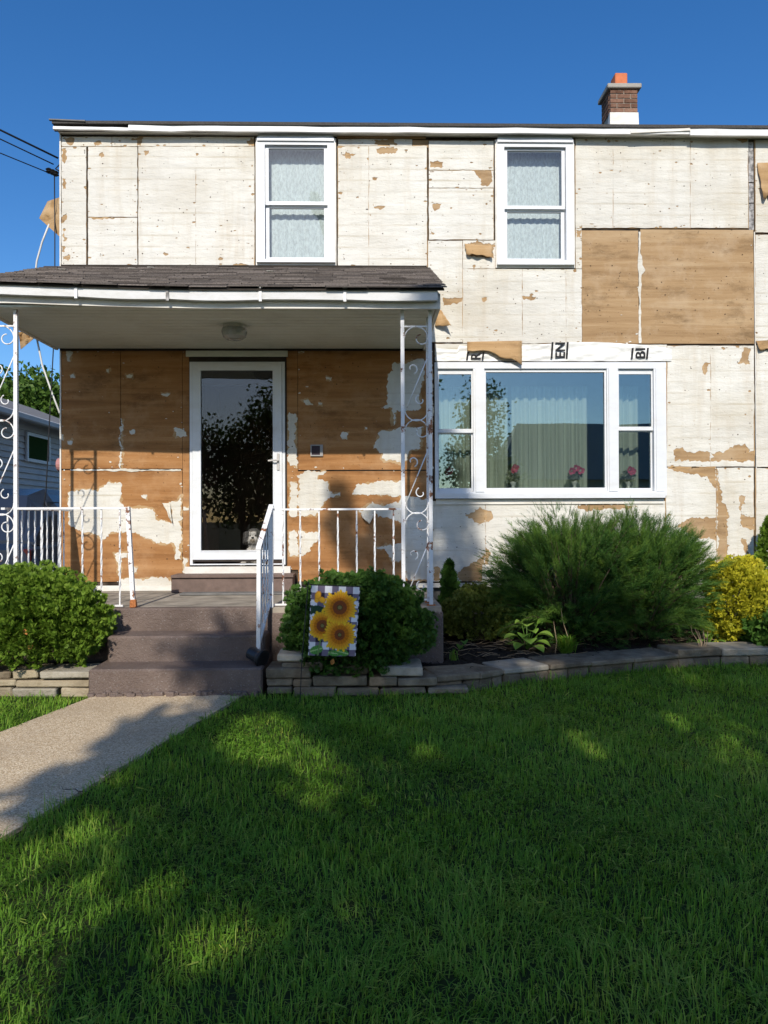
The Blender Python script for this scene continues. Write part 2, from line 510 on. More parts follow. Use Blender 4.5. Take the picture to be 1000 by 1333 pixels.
for i in range(9):
    a_, b_ = ck_pts[i], ck_pts[i+1]; q0 = 0.004*math.sin(math.pi*(i+0.2)/9.4); q1 = 0.004*math.sin(math.pi*(i+1.2)/9.4); k_ = len(ck.v)
    ck.v += [(a_.x,a_.y-q0,gz(a_.y)+0.0216),(b_.x,b_.y-q1,gz(b_.y)+0.0216),(b_.x,b_.y+q1,gz(b_.y)+0.0216),(a_.x,a_.y+q0,gz(a_.y)+0.0216)]; ck.face((k_,k_+1,k_+2,k_+3))
obj('crack', ck, M['dark'], path)
# street behind the camera: pavement, kerb, road
struct('pavement', MB().box(-60, 60, -4.6, -3.0, -0.08, 0.02), M['pave'])
struct('kerb', MB().box(-60, 60, -6.75, -6.6, -0.1, 0.03), M['pave'])
struct('road', MB().box(-80, 80, -13.6, -6.76, -0.2, 0.006), M['asphalt'])
m = MB()
for a, b in ((-2.99, 3.5), (3.5, 7.1), (7.1, 22.0)):
    m.hexa([(-6.1,a,gz(a)-0.08),(-3.6,a,gz(a)-0.08),(-3.6,b,gz(b)-0.08),(-6.1,b,gz(b)-0.08),(-6.1,a,gz(a)+0.012),(-3.6,a,gz(a)+0.012),(-3.6,b,gz(b)+0.012),(-6.1,b,gz(b)+0.012)])
struct('driveway', m, M['asphalt'])

# ------------------------------------------------------------------ the house
HX0, HX1 = wx(79, 400), 7.2
HZ0, HZ1 = wz(762), wz(172)
HB = 16.2
house = thing('house', 'two-storey house with torn cream sheathing boards and brown bare patches', 'house', ((HX0+HX1)/2, WALL, gz(WALL)))
UP1 = (333.5, 176, 437.5, 346)        # upper windows, photo pixels
UP2 = (645, 178, 747, 349)
PIC = (566.5, 472, 865.5, 650)
DOOR = (248, 471, 371, 749)
def hole(r, e=1.5): 
    a = W(r[0]+e, r[3]-e); b = W(r[2]-e, r[1]+e); return (a.x, a.z, b.x, b.z)
HOLES = [hole(UP1, 4), hole(UP2, 4), hole(PIC, 4), hole(DOOR, 2)]
def wall_with_holes(x0, x1, z0, z1, y0, y1, holes):
    xs = sorted({x0, x1, *[h[0] for h in holes], *[h[2] for h in holes]})
    zs = sorted({z0, z1, *[h[1] for h in holes], *[h[3] for h in holes]})
    idx = {}; m = MB()
    def inside(i, j):
        if i < 0 or j < 0 or i >= len(xs)-1 or j >= len(zs)-1: return False
        cx, cz = (xs[i]+xs[i+1])/2, (zs[j]+zs[j+1])/2
        return not any(h[0] < cx < h[2] and h[1] < cz < h[3] for h in holes)
    def vid(i, j, k):
        if (i,j,k) not in idx:
            idx[(i,j,k)] = len(m.v); m.v.append((xs[i], (y0,y1)[k], zs[j]))
        return idx[(i,j,k)]
    for i in range(len(xs)-1):
        for j in range(len(zs)-1):
            if not inside(i,j): continue
            m.face((vid(i,j,0), vid(i+1,j,0), vid(i+1,j+1,0), vid(i,j+1,0)))
            m.face((vid(i,j,1), vid(i,j+1,1), vid(i+1,j+1,1), vid(i+1,j,1)))
            if not inside(i-1,j): m.face((vid(i,j,0), vid(i,j+1,0), vid(i,j+1,1), vid(i,j,1)))
            if not inside(i+1,j): m.face((vid(i+1,j,0), vid(i+1,j,1), vid(i+1,j+1,1), vid(i+1,j+1,0)))
            if not inside(i,j-1): m.face((vid(i,j,0), vid(i,j,1), vid(i+1,j,1), vid(i+1,j,0)))
            if not inside(i,j+1): m.face((vid(i,j+1,0), vid(i+1,j+1,0), vid(i+1,j+1,1), vid(i,j+1,1)))
    return m
obj('front_wall', wall_with_holes(HX0+0.004, HX1-0.004, HZ0+0.004, HZ1+0.10, WALL+0.014, WALL+0.13, HOLES), simple('old_grey_boarding', (0.065,0.05,0.037), 0.9, 0.1, 0.6, 9), house)
obj('foundation', MB().box(HX0+0.06, HX1-0.06, WALL+0.05, HB, 0.0, HZ0), M['conc'], house)
obj('side_wall', MB().box(HX0, HX0+0.12, WALL+0.135, HB, HZ0+0.002, HZ1+0.1), M['cream'], house)
obj('side_wall', MB().box(HX1-0.12, HX1, WALL+0.135, HB, HZ0+0.002, HZ1+0.1), M['cream'], house)
obj('back_wall', MB().box(HX0+0.125, HX1-0.125, HB-0.12, HB-0.001, HZ0+0.002, HZ1+0.1), M['cream'], house)
INF = wz(742)
obj('ground_floor', MB().box(HX0+0.125, HX1-0.125, WALL+0.135, HB-0.125, HZ0+0.003, INF), M['stepwood'], house)
obj('upper_floor', MB().box(HX0+0.125, HX1-0.125, WALL+0.135, HB-0.125, 3.55, 3.8), M['dark'], house)
M['room'] = simple('room_wall', (0.16,0.11,0.085), 0.8, 0.2, 0.1, 3)
M['pale_room'] = simple('pale_room_wall', (0.62,0.60,0.52), 0.8, 0.2, 0.1, 3)
obj('partition_wall', MB().box(HX0+0.13, 0.34, WALL+2.6, WALL+2.7, INF+0.001, 3.549), M['room'], house)
obj('partition_wall', MB().box(0.46, HX1-0.13, WALL+1.9, WALL+2.0, INF+0.001, 3.549), M['pale_room'], house)
obj('partition_wall', MB().box(HX0+0.13, HX1-0.13, WALL+2.6, WALL+2.7, 3.801, HZ1+0.09), M['room'], house)
obj('partition_wall', MB().box(0.35, 0.45, WALL+0.14, WALL+2.59, INF+0.001, 3.549), M['room'], house)
# white strip along the foot of the sheathing
obj('drip_strip', MB().box(wx(541), HX1-0.01, WALL-0.02, WALL+0.012, wz(765), wz(759.5)), M['trim'], house)
obj('corner_strip', MB().box(HX0-0.006, HX0+0.008, WALL-0.012, WALL+0.012, HZ0, HZ1-0.02), M['trim'], house)

# --- sheathing boards with a torn paper facing
def ragged(pts, amp=1.1, step=3.0, r=None):
    """photo-pixel polygon -> polygon with torn edges"""
    r = r or random
    out = []
    n = len(pts)
    for i in range(n):
        a, b = Vector(pts[i]), Vector(pts[(i+1) % n])
        L = (b-a).length
        k = max(1, int(L/step))
        nr = Vector((-(b-a).y, (b-a).x)).normalized() if L > 1e-6 else Vector((0,0))
        am = min(amp, 0.16*L)
        prev = 0.0
        for j in range(k):
            t = j/k
            if j == 0: out.append(tuple(a)); prev = 0.0; continue
            prev = 0.55*prev + r.uniform(-am, am)
            if r.random() < 0.10: prev += r.uniform(-2.2, 2.2)*am
            out.append(tuple(a.lerp(b, t) + nr*prev))
    return out
def inpoly(x, y, poly):
    c = False; n = len(poly); j = n-1
    for i in range(n):
        xi, yi = poly[i]; xj, yj = poly[j]
        if (yi > y) != (yj > y) and x < (xj-xi)*(y-yi)/(yj-yi)+xi: c = not c
        j = i
    return c
def facing_mesh(pos_polys, hole_polys, yf=WALL-0.0038, yb=WALL-0.0004):
    """area inside pos_polys and outside hole_polys (pixels), as a thin sheet"""
    v2, ed = [], []
    for poly in pos_polys + hole_polys:
        b = len(v2)
        v2 += [Vector((p[0], -p[1])) for p in poly]
        ed += [(b+i, b+(i+1) % len(poly)) for i in range(len(poly))]
    V, E, F, *_ = delaunay_2d_cdt(v2, ed, [], 0, 1e-4)
    keep = []
    for f in F:
        c = sum((V[i] for i in f), Vector((0,0)))/len(f)
        x, y = c.x, -c.y
        if any(inpoly(x, y, p) for p in pos_polys) and not any(inpoly(x, y, p) for p in hole_polys):
            keep.append(tuple(f))
    if not keep: return None
    m = MB(); used = {}
    P3 = [W(p.x, -p.y) for p in V]
    def vid(i, back):
        if (i,back) not in used:
            used[(i,back)] = len(m.v); m.v.append((P3[i].x, yb if back else yf, P3[i].z))
        return used[(i,back)]
    cnt = {}
    for f in keep:
        for a, b in zip(f, f[1:]+f[:1]): cnt[(a,b)] = 1
    for f in keep:
        q = [vid(i,0) for i in f]; m.face(q)
        for a, b in zip(f, f[1:]+f[:1]):
            if (b,a) not in cnt:
                m.face((vid(b,0), vid(a,0), vid(a,1), vid(b,1)))
    return m
def chips(rect, n, r, lo=1.0, hi=3.2):
    """little torn spots, most of them near a sheet's edge"""
    out = []
    x0, y0, x1, y1 = rect
    for _ in range(n):
        if r.random() < 0.62:
            e = r.randrange(4); d = abs(r.gauss(0, 2.2))
            x = x0+d if e == 0 else x1-d if e == 1 else r.uniform(x0,x1)
            y = y0+d if e == 2 else y1-d if e == 3 else r.uniform(y0,y1)
        else:
            x, y = r.uniform(x0,x1), r.uniform(y0,y1)
        a = r.uniform(lo, hi)*(0.5 if r.random() < 0.5 else 1); b = a*r.uniform(0.25,0.8)
        k = r.randint(5,8); ph = r.uniform(0,6)
        out.append([(x+math.cos(ph+2*math.pi*i/k)*a*r.uniform(0.6,1.3), y+math.sin(ph+2*math.pi*i/k)*b*r.uniform(0.6,1.3)) for i in range(k)])
    return out
def sc(pts, ox, oy, s): return [(ox+x/s, oy+y/s) for x, y in pts]

def pieces(m):
    """connected pieces of a mesh builder, each with its front area"""
    par = list(range(len(m.v)))
    def find(a):
        while par[a] != a: par[a] = par[par[a]]; a = par[a]
        return a
    for f in m.f:
        for i in f[1:]: par[find(i)] = find(f[0])
    grp = {}
    for f in m.f: grp.setdefault(find(f[0]), []).append(f)
    out = []
    for fs in grp.values():
        p = MB(); ix = {}; area = 0.0
        for f in fs:
            for i in f:
                if i not in ix: ix[i] = len(p.v); p.v.append(m.v[i])
            p.face([ix[i] for i in f])
            if len(f) == 3:
                a, b, c = (Vector(m.v[i]) for i in f); area += (b-a).cross(c-a).length/2
        out.append((p, area))
    return out
def board(rect, white=True, holes=(), patches=(), mat='tan', gap=0.45, nchip=8, fmat='cream'):
    r = random.Random(int(rect[0]*7+rect[1]*13))
    x0, y0, x1, y1 = rect
    g = gap*(0.35 if gap <= 0.42 else 0.6)
    j = r.uniform(-0.0012, 0.0006)
    a, b = W(x0+g, y1-g), W(x1-g, y0+g)
    b_o = obj('sheathing_board', MB().box(a.x, b.x, WALL+j, WALL+0.0135, a.z, b.z), M[mat], house)
    inner = (x0+g+0.12, y0+g+0.12, x1-g-0.12, y1-g-0.12)
    clip = [(inner[0],inner[1]),(inner[2],inner[1]),(inner[2],inner[3]),(inner[0],inner[3])]
    if white:
        pos = [ragged(clip, 0.28, 4.0, r)]
        hs = [ragged(h, 1.4, 1.8, r) for h in holes] + chips(inner, nchip, r)
    else:
        pos = [ragged(h, 1.5, 1.8, r) for h in patches] + chips(inner, nchip, r, 0.7, 2.0)
        hs = []
    # where the paper tore, a paler middle ply is left along the edge
    if patches or holes:
        fr = []
        for h in (patches or holes):
            cxm = sum(p[0] for p in h)/len(h); cym = sum(p[1] for p in h)/len(h); k = len(h)
            area = sum(h[i][0]*h[(i+1) % k][1]-h[(i+1) % k][0]*h[i][1] for i in range(k)); sg = 1 if area > 0 else -1
            off = []
            for i in range(k):
                a_, b_ = Vector(h[i-1]), Vector(h[(i+1) % k]); t_ = (b_-a_)
                nv = Vector((t_.y, -t_.x)).normalized()*sg if t_.length > 0 else Vector((0,0))
                q = Vector(h[i])+nv*(r.choice((0.4,0.9,1.8,3.2)) if patches else -r.choice((0.5,1.0,2.0)))
                off.append((min(max(q.x, inner[0]), inner[2]), min(max(q.y, inner[1]), inner[3])))
            fr.append((h, ragged(off, 1.2, 2.0, r)))
        if patches:
            mf = facing_mesh([f for _, f in fr], [], WALL-0.0016+j, WALL-0.0003+j)
        else:
            mf = facing_mesh([h for h, _ in fr], [f for _, f in fr], WALL-0.0016+j, WALL-0.0003+j)
        if mf:
            o = obj('torn_ply', mf, M['flap'], b_o); o['kind'] = 'stuff'
    if pos:
        m = facing_mesh(pos, hs, WALL-0.0038+j, WALL-0.0004+j)
        if m:
            crumbs = MB()
            for p, area in pieces(m):
                if area > 0.0016: obj('paper_facing' if white else 'paper_scrap', p, M[fmat], b_o)
                else:
                    k = len(crumbs.v); crumbs.v += p.v
                    for f in p.f: crumbs.face([k+i for i in f])
            if crumbs.v:
                o = obj('paper_crumbs', crumbs, M[fmat], b_o); o['kind'] = 'stuff'
    return b_o

EX = 1290   # photo-pixel column beyond the frame where the house ends
board((80,178,146,191), holes=[[(82,180),(94,179),(97,185),(92,190),(86,184)],[(122,186),(131,183),(133,188),(124,191)]])
board((146,178,179,191))
board((179,178,331,191), holes=[[(179,180),(187,180),(184,190),(178,190)],[(321,183),(331,181),(331,190),(324,190)]], nchip=10)
board((80,191,113,347), holes=[[(81,194),(86,193),(87,208),(84,213),(81,210)],[(82,232),(86,233),(86,246),(82,246)],[(80,283),(87,277),(88,282),(83,290),(80,291)],[(82,298),(86,298),(86,314),(82,314)],[(80,320),(86,322),(85,328),(81,328)],[(82,334),(92,333),(89,340),(82,338)]], nchip=16, gap=0.7)
board((114.5,191,179.5,283), holes=[[(130,200),(134,198),(136,204),(132,206)]], nchip=12, gap=0.8)
board((114.5,283,179.5,347), holes=[[(116,283),(124,282),(140,282),(150,284),(140,285.5),(124,286)]], nchip=8, gap=0.8)
board((180.2,191,255,347), gap=0.25, nchip=16, holes=[[(187,197),(194,196),(190,203)],[(212,330),(220,331),(215,333)]])
board((255,191,331.5,347), gap=0.25, nchip=20, holes=[[(304,344),(318,344),(325,347),(302,348)]])
board((440,181,537,190), holes=[[(487,182),(511,181),(518,188),(503,191),(492,190)]], gap=0.5)
board((537,182,558,192), white=False, mat='tan', nchip=0)
board((440,190,480,347), gap=0.3, nchip=16, holes=[[(443,200),(464,200),(457,206),(451,207),(449,203)]])
board((480,190,556,347), gap=0.4, nchip=14, holes=[[(490,194),(506,192),(518,194),(514,200),(500,201),(491,199)],[(485,231),(492,231),(490,235),(485,234)],[(486,265),(494,268),(502,269),(498,272),(487,271)]])
board((558,183,643,222), holes=[[(560,210),(577,211),(576,218),(560,218)]], gap=0.6)
board((558,222,643,245), holes=[[(612,221),(640,221),(639,238),(634,243),(627,242),(626,233),(618,224)]], gap=0.6)
board((558,245,643,312.5), holes=[[(563,266),(575,265),(572,272),(566,275)],[(559,298),(566,304),(562,305)]], gap=0.7, nchip=16)
board((557,313,602.5,446), holes=[[(577,387),(602,387),(601,393),(588,396),(577,398)]], gap=0.6, nchip=12)
board((602.5,313,645,350), holes=[[(605,320),(622,313),(643,320),(643,336),(625,334),(608,333)]], gap=0.4)
board((602.5,350,680,447), holes=[[(627,388),(634,387),(634,391),(628,392)]], gap=0.35, nchip=10)
board((680,350,737,447), gap=0.25, nchip=10, holes=[[(680,386),(698,386),(697,389),(681,390)]])
board((737,350,757.5,447), gap=0.25, nchip=8, holes=[[(726,386),(737,386),(737,390),(728,391)]])
board((749,180,798,297), gap=0.4, nchip=16)
board((798,180,898.5,297), gap=0.4, nchip=18)
board((898.5,180,974,297), gap=0.4, nchip=14, holes=[[(957,180),(973,180),(973,184),(962,184)]])
board((749,297,757.5,350), gap=0.5, nchip=10, holes=[[(750,299),(757,299),(756,308),(751,309)]])
board((758,300,831,447.5), white=False, nchip=8)
board((834.5,299,981,447.5), white=False, nchip=2)
obj('seam_paper', facing_mesh([ragged([(831,302),(833.6,302),(833.2,330),(835.5,334),(836,345),(840,352),(835,358),(834,380),(834.6,447),(831.6,447),(831.5,360),(830,345),(831,330)], 0.4, 3)], [], WALL-0.008, WALL+0.002), M['cream'], house)
board((983,182,1030,303), gap=0.5, nchip=10)
board((983,305.5,1030,448), gap=0.5, nchip=8)
board((1030,182,1130,303), gap=0.4); board((1030,305.5,1130,448), gap=0.4); board((1130,182,EX,303), gap=0.4); board((1130,305.5,EX,448), gap=0.4)
# tarry seam beside the right-hand sheets
for (ya, yb) in ((182,235), (236,262), (263,298)):
    obj('seam_batten', MB().box(wx(975.2,300), wx(981.5,300), WALL-0.001, WALL+0.0133, wz(yb-0.5), wz(ya)), M['tar'], house)
obj('seam_batten', MB().box(wx(981.6,300), wx(982.8,300), WALL-0.002, WALL+0.0133, wz(760), wz(300)), M['trim'], house)
board((868,450,925,607.5), gap=0.3, nchip=14, holes=[sc([(525,600),(560,590),(600,610),(690,605),(712,612),(712,655),(530,655)],740,430,3.846), sc([(670,180),(690,160),(745,158),(700,170),(685,225),(678,220)],740,430,3.846)])
board((925,450,981.5,607.5), gap=0.3, nchip=12, holes=[sc([(712,612),(730,620),(790,600),(840,575),(890,580),(905,610),(935,600),(932,655),(712,655)],740,430,3.846), sc([(880,85),(910,90),(910,170),(845,165)],740,430,3.846)])
board((866.5,608.5,932.5,760), gap=0.5, nchip=10, holes=[sc([(495,680),(738,680),(738,790),(690,730),(600,715),(500,695)],740,430,3.846), sc([(540,980),(600,945),(738,930),(738,1055),(650,1040)],740,430,3.846)])
board((932.5,608.5,981.5,760), gap=0.5, nchip=8, holes=[sc([(744,690),(750,710),(755,780),(800,920),(795,1000),(790,1160),(744,1160)],740,430,3.846), sc([(850,825),(890,830),(870,870),(865,920),(932,940),(932,1000),(870,985),(855,900)],740,430,3.846), [(966,700),(972,703),(976,730),(970,730)]])
board((984,449,1030,608), gap=0.5, nchip=8); board((984,609,1030,760), gap=0.5, nchip=8)
board((1030,449,1130,608)); board((1030,609,1130,760)); board((1130,449,EX,608)); board((1130,609,EX,760))
# under the picture window
board((560,652,632,757), gap=0.3, nchip=10, holes=[[(565.5,738),(573,739.5),(573,755),(565.5,756)], [(605.6,670.6),(619,663.8),(632,664),(632,680),(620,680)], sc([(165,205),(250,150),(300,120),(326,90),(326,252),(165,252)],560,700,4.545)])
board((632,652,750,757), gap=0.3, nchip=10, holes=[[(632,664),(640,666),(641,676),(632,680)], [(632,712),(639,719),(633,756),(632,756)]])
board((750,652,866,757), gap=0.3, nchip=10, holes=[[(752,655),(800,656),(830,660),(800,664),(752,662)]])
# over the picture window (mostly under the wrap)
board((566,447.5,757,470), gap=0.3, nchip=4); board((758,448.5,868,470), gap=0.3, nchip=4)

# porch wall: brown boards with scraps of paper left on them
A7 = (80,600,5.882); A5 = (380,450,5.556); A6 = (370,600,5.263)
board((80,456,157,610.5), white=False, mat='brown', nchip=14, patches=[sc([(285,215),(310,222),(300,262),(288,262)],0,390,3.25), sc([(298,322),(310,314),(320,330),(300,332)],0,390,3.25), sc([(450,295),(462,293),(460,310),(452,305)],0,390,3.25), sc([(285,600),(308,600),(304,614),(288,612)],0,390,3.25), [(78,565),(83,566),(83,574),(79,572)]])
board((157.5,456,237.5,610.5), white=False, mat='brown', nchip=12, patches=[sc([(735,545),(760,545),(788,560),(795,578),(745,580)],0,390,3.25), sc([(535,320),(562,318),(558,330),(538,330)],0,390,3.25), sc([(548,555),(572,552),(570,568),(550,566)],0,390,3.25), sc([(680,400),(722,398),(716,404),(690,406)],0,390,3.25), [(156.5,545),(158.8,545),(159,580),(158.4,610),(156.8,610)]])
board((80,611.3,237.5,758), white=False, mat='brown', nchip=14, patches=[
    sc([(50,245),(110,230),(180,220),(260,225),(330,185),(370,160),(458,170),(458,325),(490,360),(560,365),(640,362),(700,368),(720,400),(722,450),(790,455),(862,482),(825,330),(825,315),(890,310),(915,250),(918,755),(872,755),(878,660),(850,625),(750,632),(700,610),(620,575),(570,545),(480,548),(400,540),(360,560),(330,600),(300,590),(260,555),(200,545),(150,540),(60,490)],*A7),
    sc([(405,710),(510,708),(500,740),(460,745),(455,840),(440,880),(435,780)],*A7),
    sc([(455,905),(600,905),(720,892),(840,900),(845,968),(455,970)],*A7),
    sc([(525,810),(590,815),(575,850),(530,850)],*A7), sc([(610,262),(655,258),(650,290),(628,285)],*A7)])
obj('seam_paper', facing_mesh([ragged([(92,611),(150,610.8),(160,610),(180,611),(236,611),(236,613),(182,613),(172,614.5),(164,613),(155,613),(148,614),(140,612.6),(92,612.6)], 0.5, 3)], [], WALL-0.006, WALL-0.0045), M['cream'], house)
board((238,456,246.5,757), white=False, mat='brown', nchip=6, patches=[[(238.5,660),(246,661),(246,664),(238.5,664)], [(238.5,725),(244,727),(242,740),(246,745),(238.5,748)]])
board((373.5,456,387.5,742), white=False, mat='brown', nchip=4, patches=[[(375,540),(386,540),(386.6,590),(386.9,610),(375,601)]])
board((388,456,563.5,612), white=False, mat='brown', nchip=24, patches=[
    sc([(735,125),(800,125),(880,105),(960,110),(955,240),(930,320),(930,455),(850,470),(755,470),(750,550),(735,580),(728,450),(640,445),(690,430),(695,205),(735,185)],*A5),
    sc([(590,745),(610,690),(640,620),(735,605),(850,590),(955,590),(935,640),(930,740),(860,755),(830,830),(800,850),(720,825),(680,835),(650,815),(655,775)],*A5),
    sc([(65,390),(110,390),(155,430),(110,430)],*A5), sc([(350,650),(370,622),(402,630),(400,680),(365,675)],*A5),
    sc([(245,225),(290,230),(285,255),(250,245)],*A5), sc([(190,410),(220,415),(215,427),(195,425)],*A5), sc([(45,45),(90,44),(90,50),(50,52)],*A5), sc([(530,590),(545,592),(545,604),(532,602)],*A5),
    [(556,470),(563,470),(563,611),(558,611)]])
board((388,612.8,563.5,757), white=False, mat='brown', nchip=16, patches=[
    sc([(98,140),(110,120),(85,100),(150,70),(290,72),(275,85),(230,100),(230,130),(300,140),(320,225),(385,218),(385,240),(300,255),(260,310),(215,375),(98,375)],*A6),
    sc([(465,230),(490,165),(600,150),(680,135),(810,140),(810,245),(700,230)],*A6),
    sc([(98,478),(110,475),(160,495),(235,490),(230,540),(180,590),(170,625),(100,655)],*A6),
    sc([(510,345),(570,310),(620,295),(690,310),(780,290),(840,240),(900,250),(1000,255),(1014,824),(850,815),(830,780),(815,690),(750,690),(700,620),(630,590),(690,580),(815,575),(815,430),(740,395),(640,365),(620,350),(590,385)],*A6)])
board((374.5,612.8,387.6,742), white=False, mat='brown', nchip=2, patches=[sc([(38,145),(92,140),(92,375),(38,375)],*A6), sc([(38,485),(92,478),(92,655),(38,655)],*A6)])

# nail heads and nail holes scattered over the sheets
m = MB(); rn = random.Random(3)
for _ in range(1100):
    px, py = rn.uniform(82, 1240), rn.uniform(182, 755)
    if 333 < px < 440 and py < 350 or 642 < px < 750 and py < 352: continue
    if 562 < px < 870 and 450 < py < 655 or 78 < px < 566 and 345 < py < 760 and rn.random() < 0.45: continue
    if 245 < px < 375 and py > 400: continue
    if py > 345 and py < 460 and px < 575: continue
    if rn.random() < 0.5: py = 184 + 14.7*round((py-184)/14.7) + rn.uniform(-1,1)
    c = W(px, py); q = rn.uniform(0.003, 0.0075); b = len(m.v); k = 6; ph = rn.uniform(0,3); st = rn.uniform(0.6,1.0)
    for i in range(k): m.v.append((c.x+q*math.cos(ph+i*math.pi*2/k), WALL-0.0062, c.z+st*q*math.sin(ph+i*math.pi*2/k)))
    m.v.append((c.x, WALL-0.0085, c.z))
    for i in range(k): m.face((b+i, b+(i+1) % k, b+k))
nl = obj('nail_heads', m, simple('rusty_nail', (0.07,0.045,0.03), 0.8, 0.2, 0.5, 200), house); nl['kind'] = 'stuff'

# loose curled flaps of paper
def flap(px_pts, lift, curl_axis, mat='flap', y0=WALL-0.006, n=7, nm='paper_flap', wob=0.006, seed=1, low=None):
    """px_pts: quad TL,TR,BR,BL in pixels; lift(u,v) metres off the wall"""
    r = random.Random(seed); m = MB(); N, K = 11, 8
    tl, tr, br, bl = [Vector(p) for p in px_pts]
    for side in (0, 1):
        for j in range(K):
            v = j/(K-1)
            for i in range(N):
                u = i/(N-1)
                p = tl.lerp(tr, u).lerp(bl.lerp(br, u), v)
                if low: p = p + Vector((0, v*low[i]))
                if j == K-1: p = p + Vector((0, n*(mnoise.noise(Vector((u*5.3, seed*3.1, 0.2))))))
                if i == 0: p = p + Vector((n*0.3*mnoise.noise(Vector((v*6, seed, 4.2))), 0))
                if i == N-1: p = p + Vector((n*0.3*mnoise.noise(Vector((v*6, seed, 9.2))), 0))
                w = W(p.x, p.y)
                d = lift(u, v) + wob*1.6*mnoise.noise(Vector((u*5, v*5, seed))) + 0.012*v*v*math.sin(u*8+seed)
                m.v.append((w.x, y0 - max(0.0015, d) - (0.0025 if side == 0 else 0.0), w.z))
    S = N*K
    for j in range(K-1):
        for i in range(N-1):
            a = j*N+i
            m.face((a, a+N, a+N+1, a+1)); m.face((S+a, S+a+1, S+a+N+1, S+a+N))
    for i in range(N-1):
        m.face((i, i+1, S+i+1, S+i)); b = (K-1)*N+i; m.face((b+1, b, S+b, S+b+1))
    for j in range(K-1):
        a = j*N; m.face((a+N, a, S+a, S+a+N)); a = j*N+N-1; m.face((a, a+N, S+a+N, S+a))
    return obj(nm, m, M[mat], house, smooth=True)
flap([(607.5,446),(678.5,444.5),(677.5,468),(607.5,459)], lambda u,v: 0.016+0.05*v*(0.5+u*0.5), 0, seed=2, n=1.5, y0=WALL-0.02, low=[0,0,-2,-3.5,-3.5,-2,3,4,3.5,6,9])
flap([(604,318),(641,321),(640,338),(607,333)], lambda u,v: 0.01+0.035*v, 0, seed=5, n=6)
flap([(569,405),(574,404),(586,428),(566,426)], lambda u,v: 0.01+0.10*v*u, 0, seed=6, n=3)
flap([(984,213),(1018,212),(1012,262),(991,258)], lambda u,v: 0.01+0.03*v, 0, seed=8, n=8)
flap([(983,444),(1018,443),(1018,455),(986,456)], lambda u,v: 0.008+0.03*v, 0, seed=9, n=4)
flap([(212,655),(222,655),(226,682),(218,664)], lambda u,v: 0.01+0.04*v, 0, mat='cream', seed=10, n=2)
flap([(470,669),(488,669),(481,682),(472,674)], lambda u,v: 0.01+0.03*v, 0, mat='cream', seed=11, n=2)
# flaps bent out from the corner of the house
def side_flap(pts, mat, seed):
    m = MB(); r = random.Random(seed)
    N = 7
    tl, tr, br, bl = [Vector(p) for p in pts]
    for side in (0, 1):
        for j in range(N):
            for i in range(N):
                u, v = i/(N-1), j/(N-1)
                p = tl.lerp(tr,u).lerp(bl.lerp(br,u), v)
                w = W(p.x, p.y, WALL+0.16+0.25*(1-u)+0.045*math.sin(u*11+v*4+seed)+0.03*mnoise.noise(Vector((u*5,v*5,seed))))
                m.v.append((w.x, w.y+side*0.004, w.z))
    S = N*N
    for j in range(N-1):
        for i in range(N-1):
            a = j*N+i; m.face((a, a+N, a+N+1, a+1)); m.face((S+a, S+a+1, S+a+N+1, S+a+N))
    return obj('paper_flap', m, M[mat], house, smooth=True)
side_flap([(62,262),(80,256),(82,312),(51,284)], 'flap', 1)
side_flap([(24,432),(44,430),(45,440),(27,455)], 'flap', 4)

# house wrap strip above the picture window
def wrap_strip():
    m = MB(); N, K = 110, 14
    for j in range(K):
        v = j/(K-1)
        for i in range(N):
            u = i/(N-1)
            px = 567 + u*(874-567)
            top = 447 + 4*math.sin(u*7) + (6 if u < 0.1 else 0) + u*4
            py = top*(1-v) + 470.5*v
            w = W(px, py)
            d = 0.012 + 0.016*mnoise.noise(Vector((u*14+v*2, v*3.2, 3.3))) + 0.012*mnoise.noise(Vector((u*40, v*7, 1.3)))
            m.v.append((w.x, WALL-0.004-max(0.003,d), w.z))
    for j in range(K-1):
        for i in range(N-1):
            a = j*N+i; m.face((a, a+N, a+N+1, a+1))
    return m
wrap = obj('house_wrap', wrap_strip(), M['wrap'], house, smooth=True)
def print_block(txt, px, py0, py1, w_px, seed):
    """print on the wrap: letters turned a quarter, two rules beside them"""
    cu = bpy.data.curves.new('letters', 'FONT'); cu.body = txt; cu.size = 1.0; cu.offset = 0.018
    o = bpy.data.objects.new('letters', cu); COL.objects.link(o)
    dg = bpy.context.evaluated_depsgraph_get(); dg.update()
    me = bpy.data.meshes.new_from_object(o.evaluated_get(dg))
    COL.objects.unlink(o); bpy.data.objects.remove(o)
    v = np.array([p.co[:] for p in me.vertices]); fs = [tuple(p.vertices) for p in me.polygons]
    lo, hi = v.min(0), v.max(0)
    a, b = W(px-w_px*0.36, py1-1.0), W(px+w_px*0.36, py0+0.5)
    m = MB(); yy = WALL-0.031
    for p in v:
        u = (p[0]-lo[0])/(hi[0]-lo[0]); t = (p[1]-lo[1])/(hi[1]-lo[1])
        m.v.append((b.x-(b.x-a.x)*t, yy, a.z+(b.z-a.z)*u))
    for f in fs: m.face(f)
    for sx in (-0.56, 0.56):
        q = W(px+w_px*sx, (py0+py1)/2); z0, z1 = wz(py1), wz(py0); s_ = 0.010
        c = len(m.v); m.v += [(q.x-s_-0.012, yy, z0), (q.x+s_-0.012, yy, z0), (q.x+s_, yy, z1), (q.x-s_, yy, z1)]
        m.face((c, c+1, c+2, c+3))
    return obj('printed_letters', m, M['ink'], wrap)
print_block('R', 619, 459, 469.5, 18, 1)
print_block('EN', 728.5, 446, 467.5, 17.5, 2)
print_block('BI', 832.5, 453.5, 468, 17.5, 3)
bpy.data.curves.remove(bpy.data.curves['letters']) if 'letters' in bpy.data.curves else None

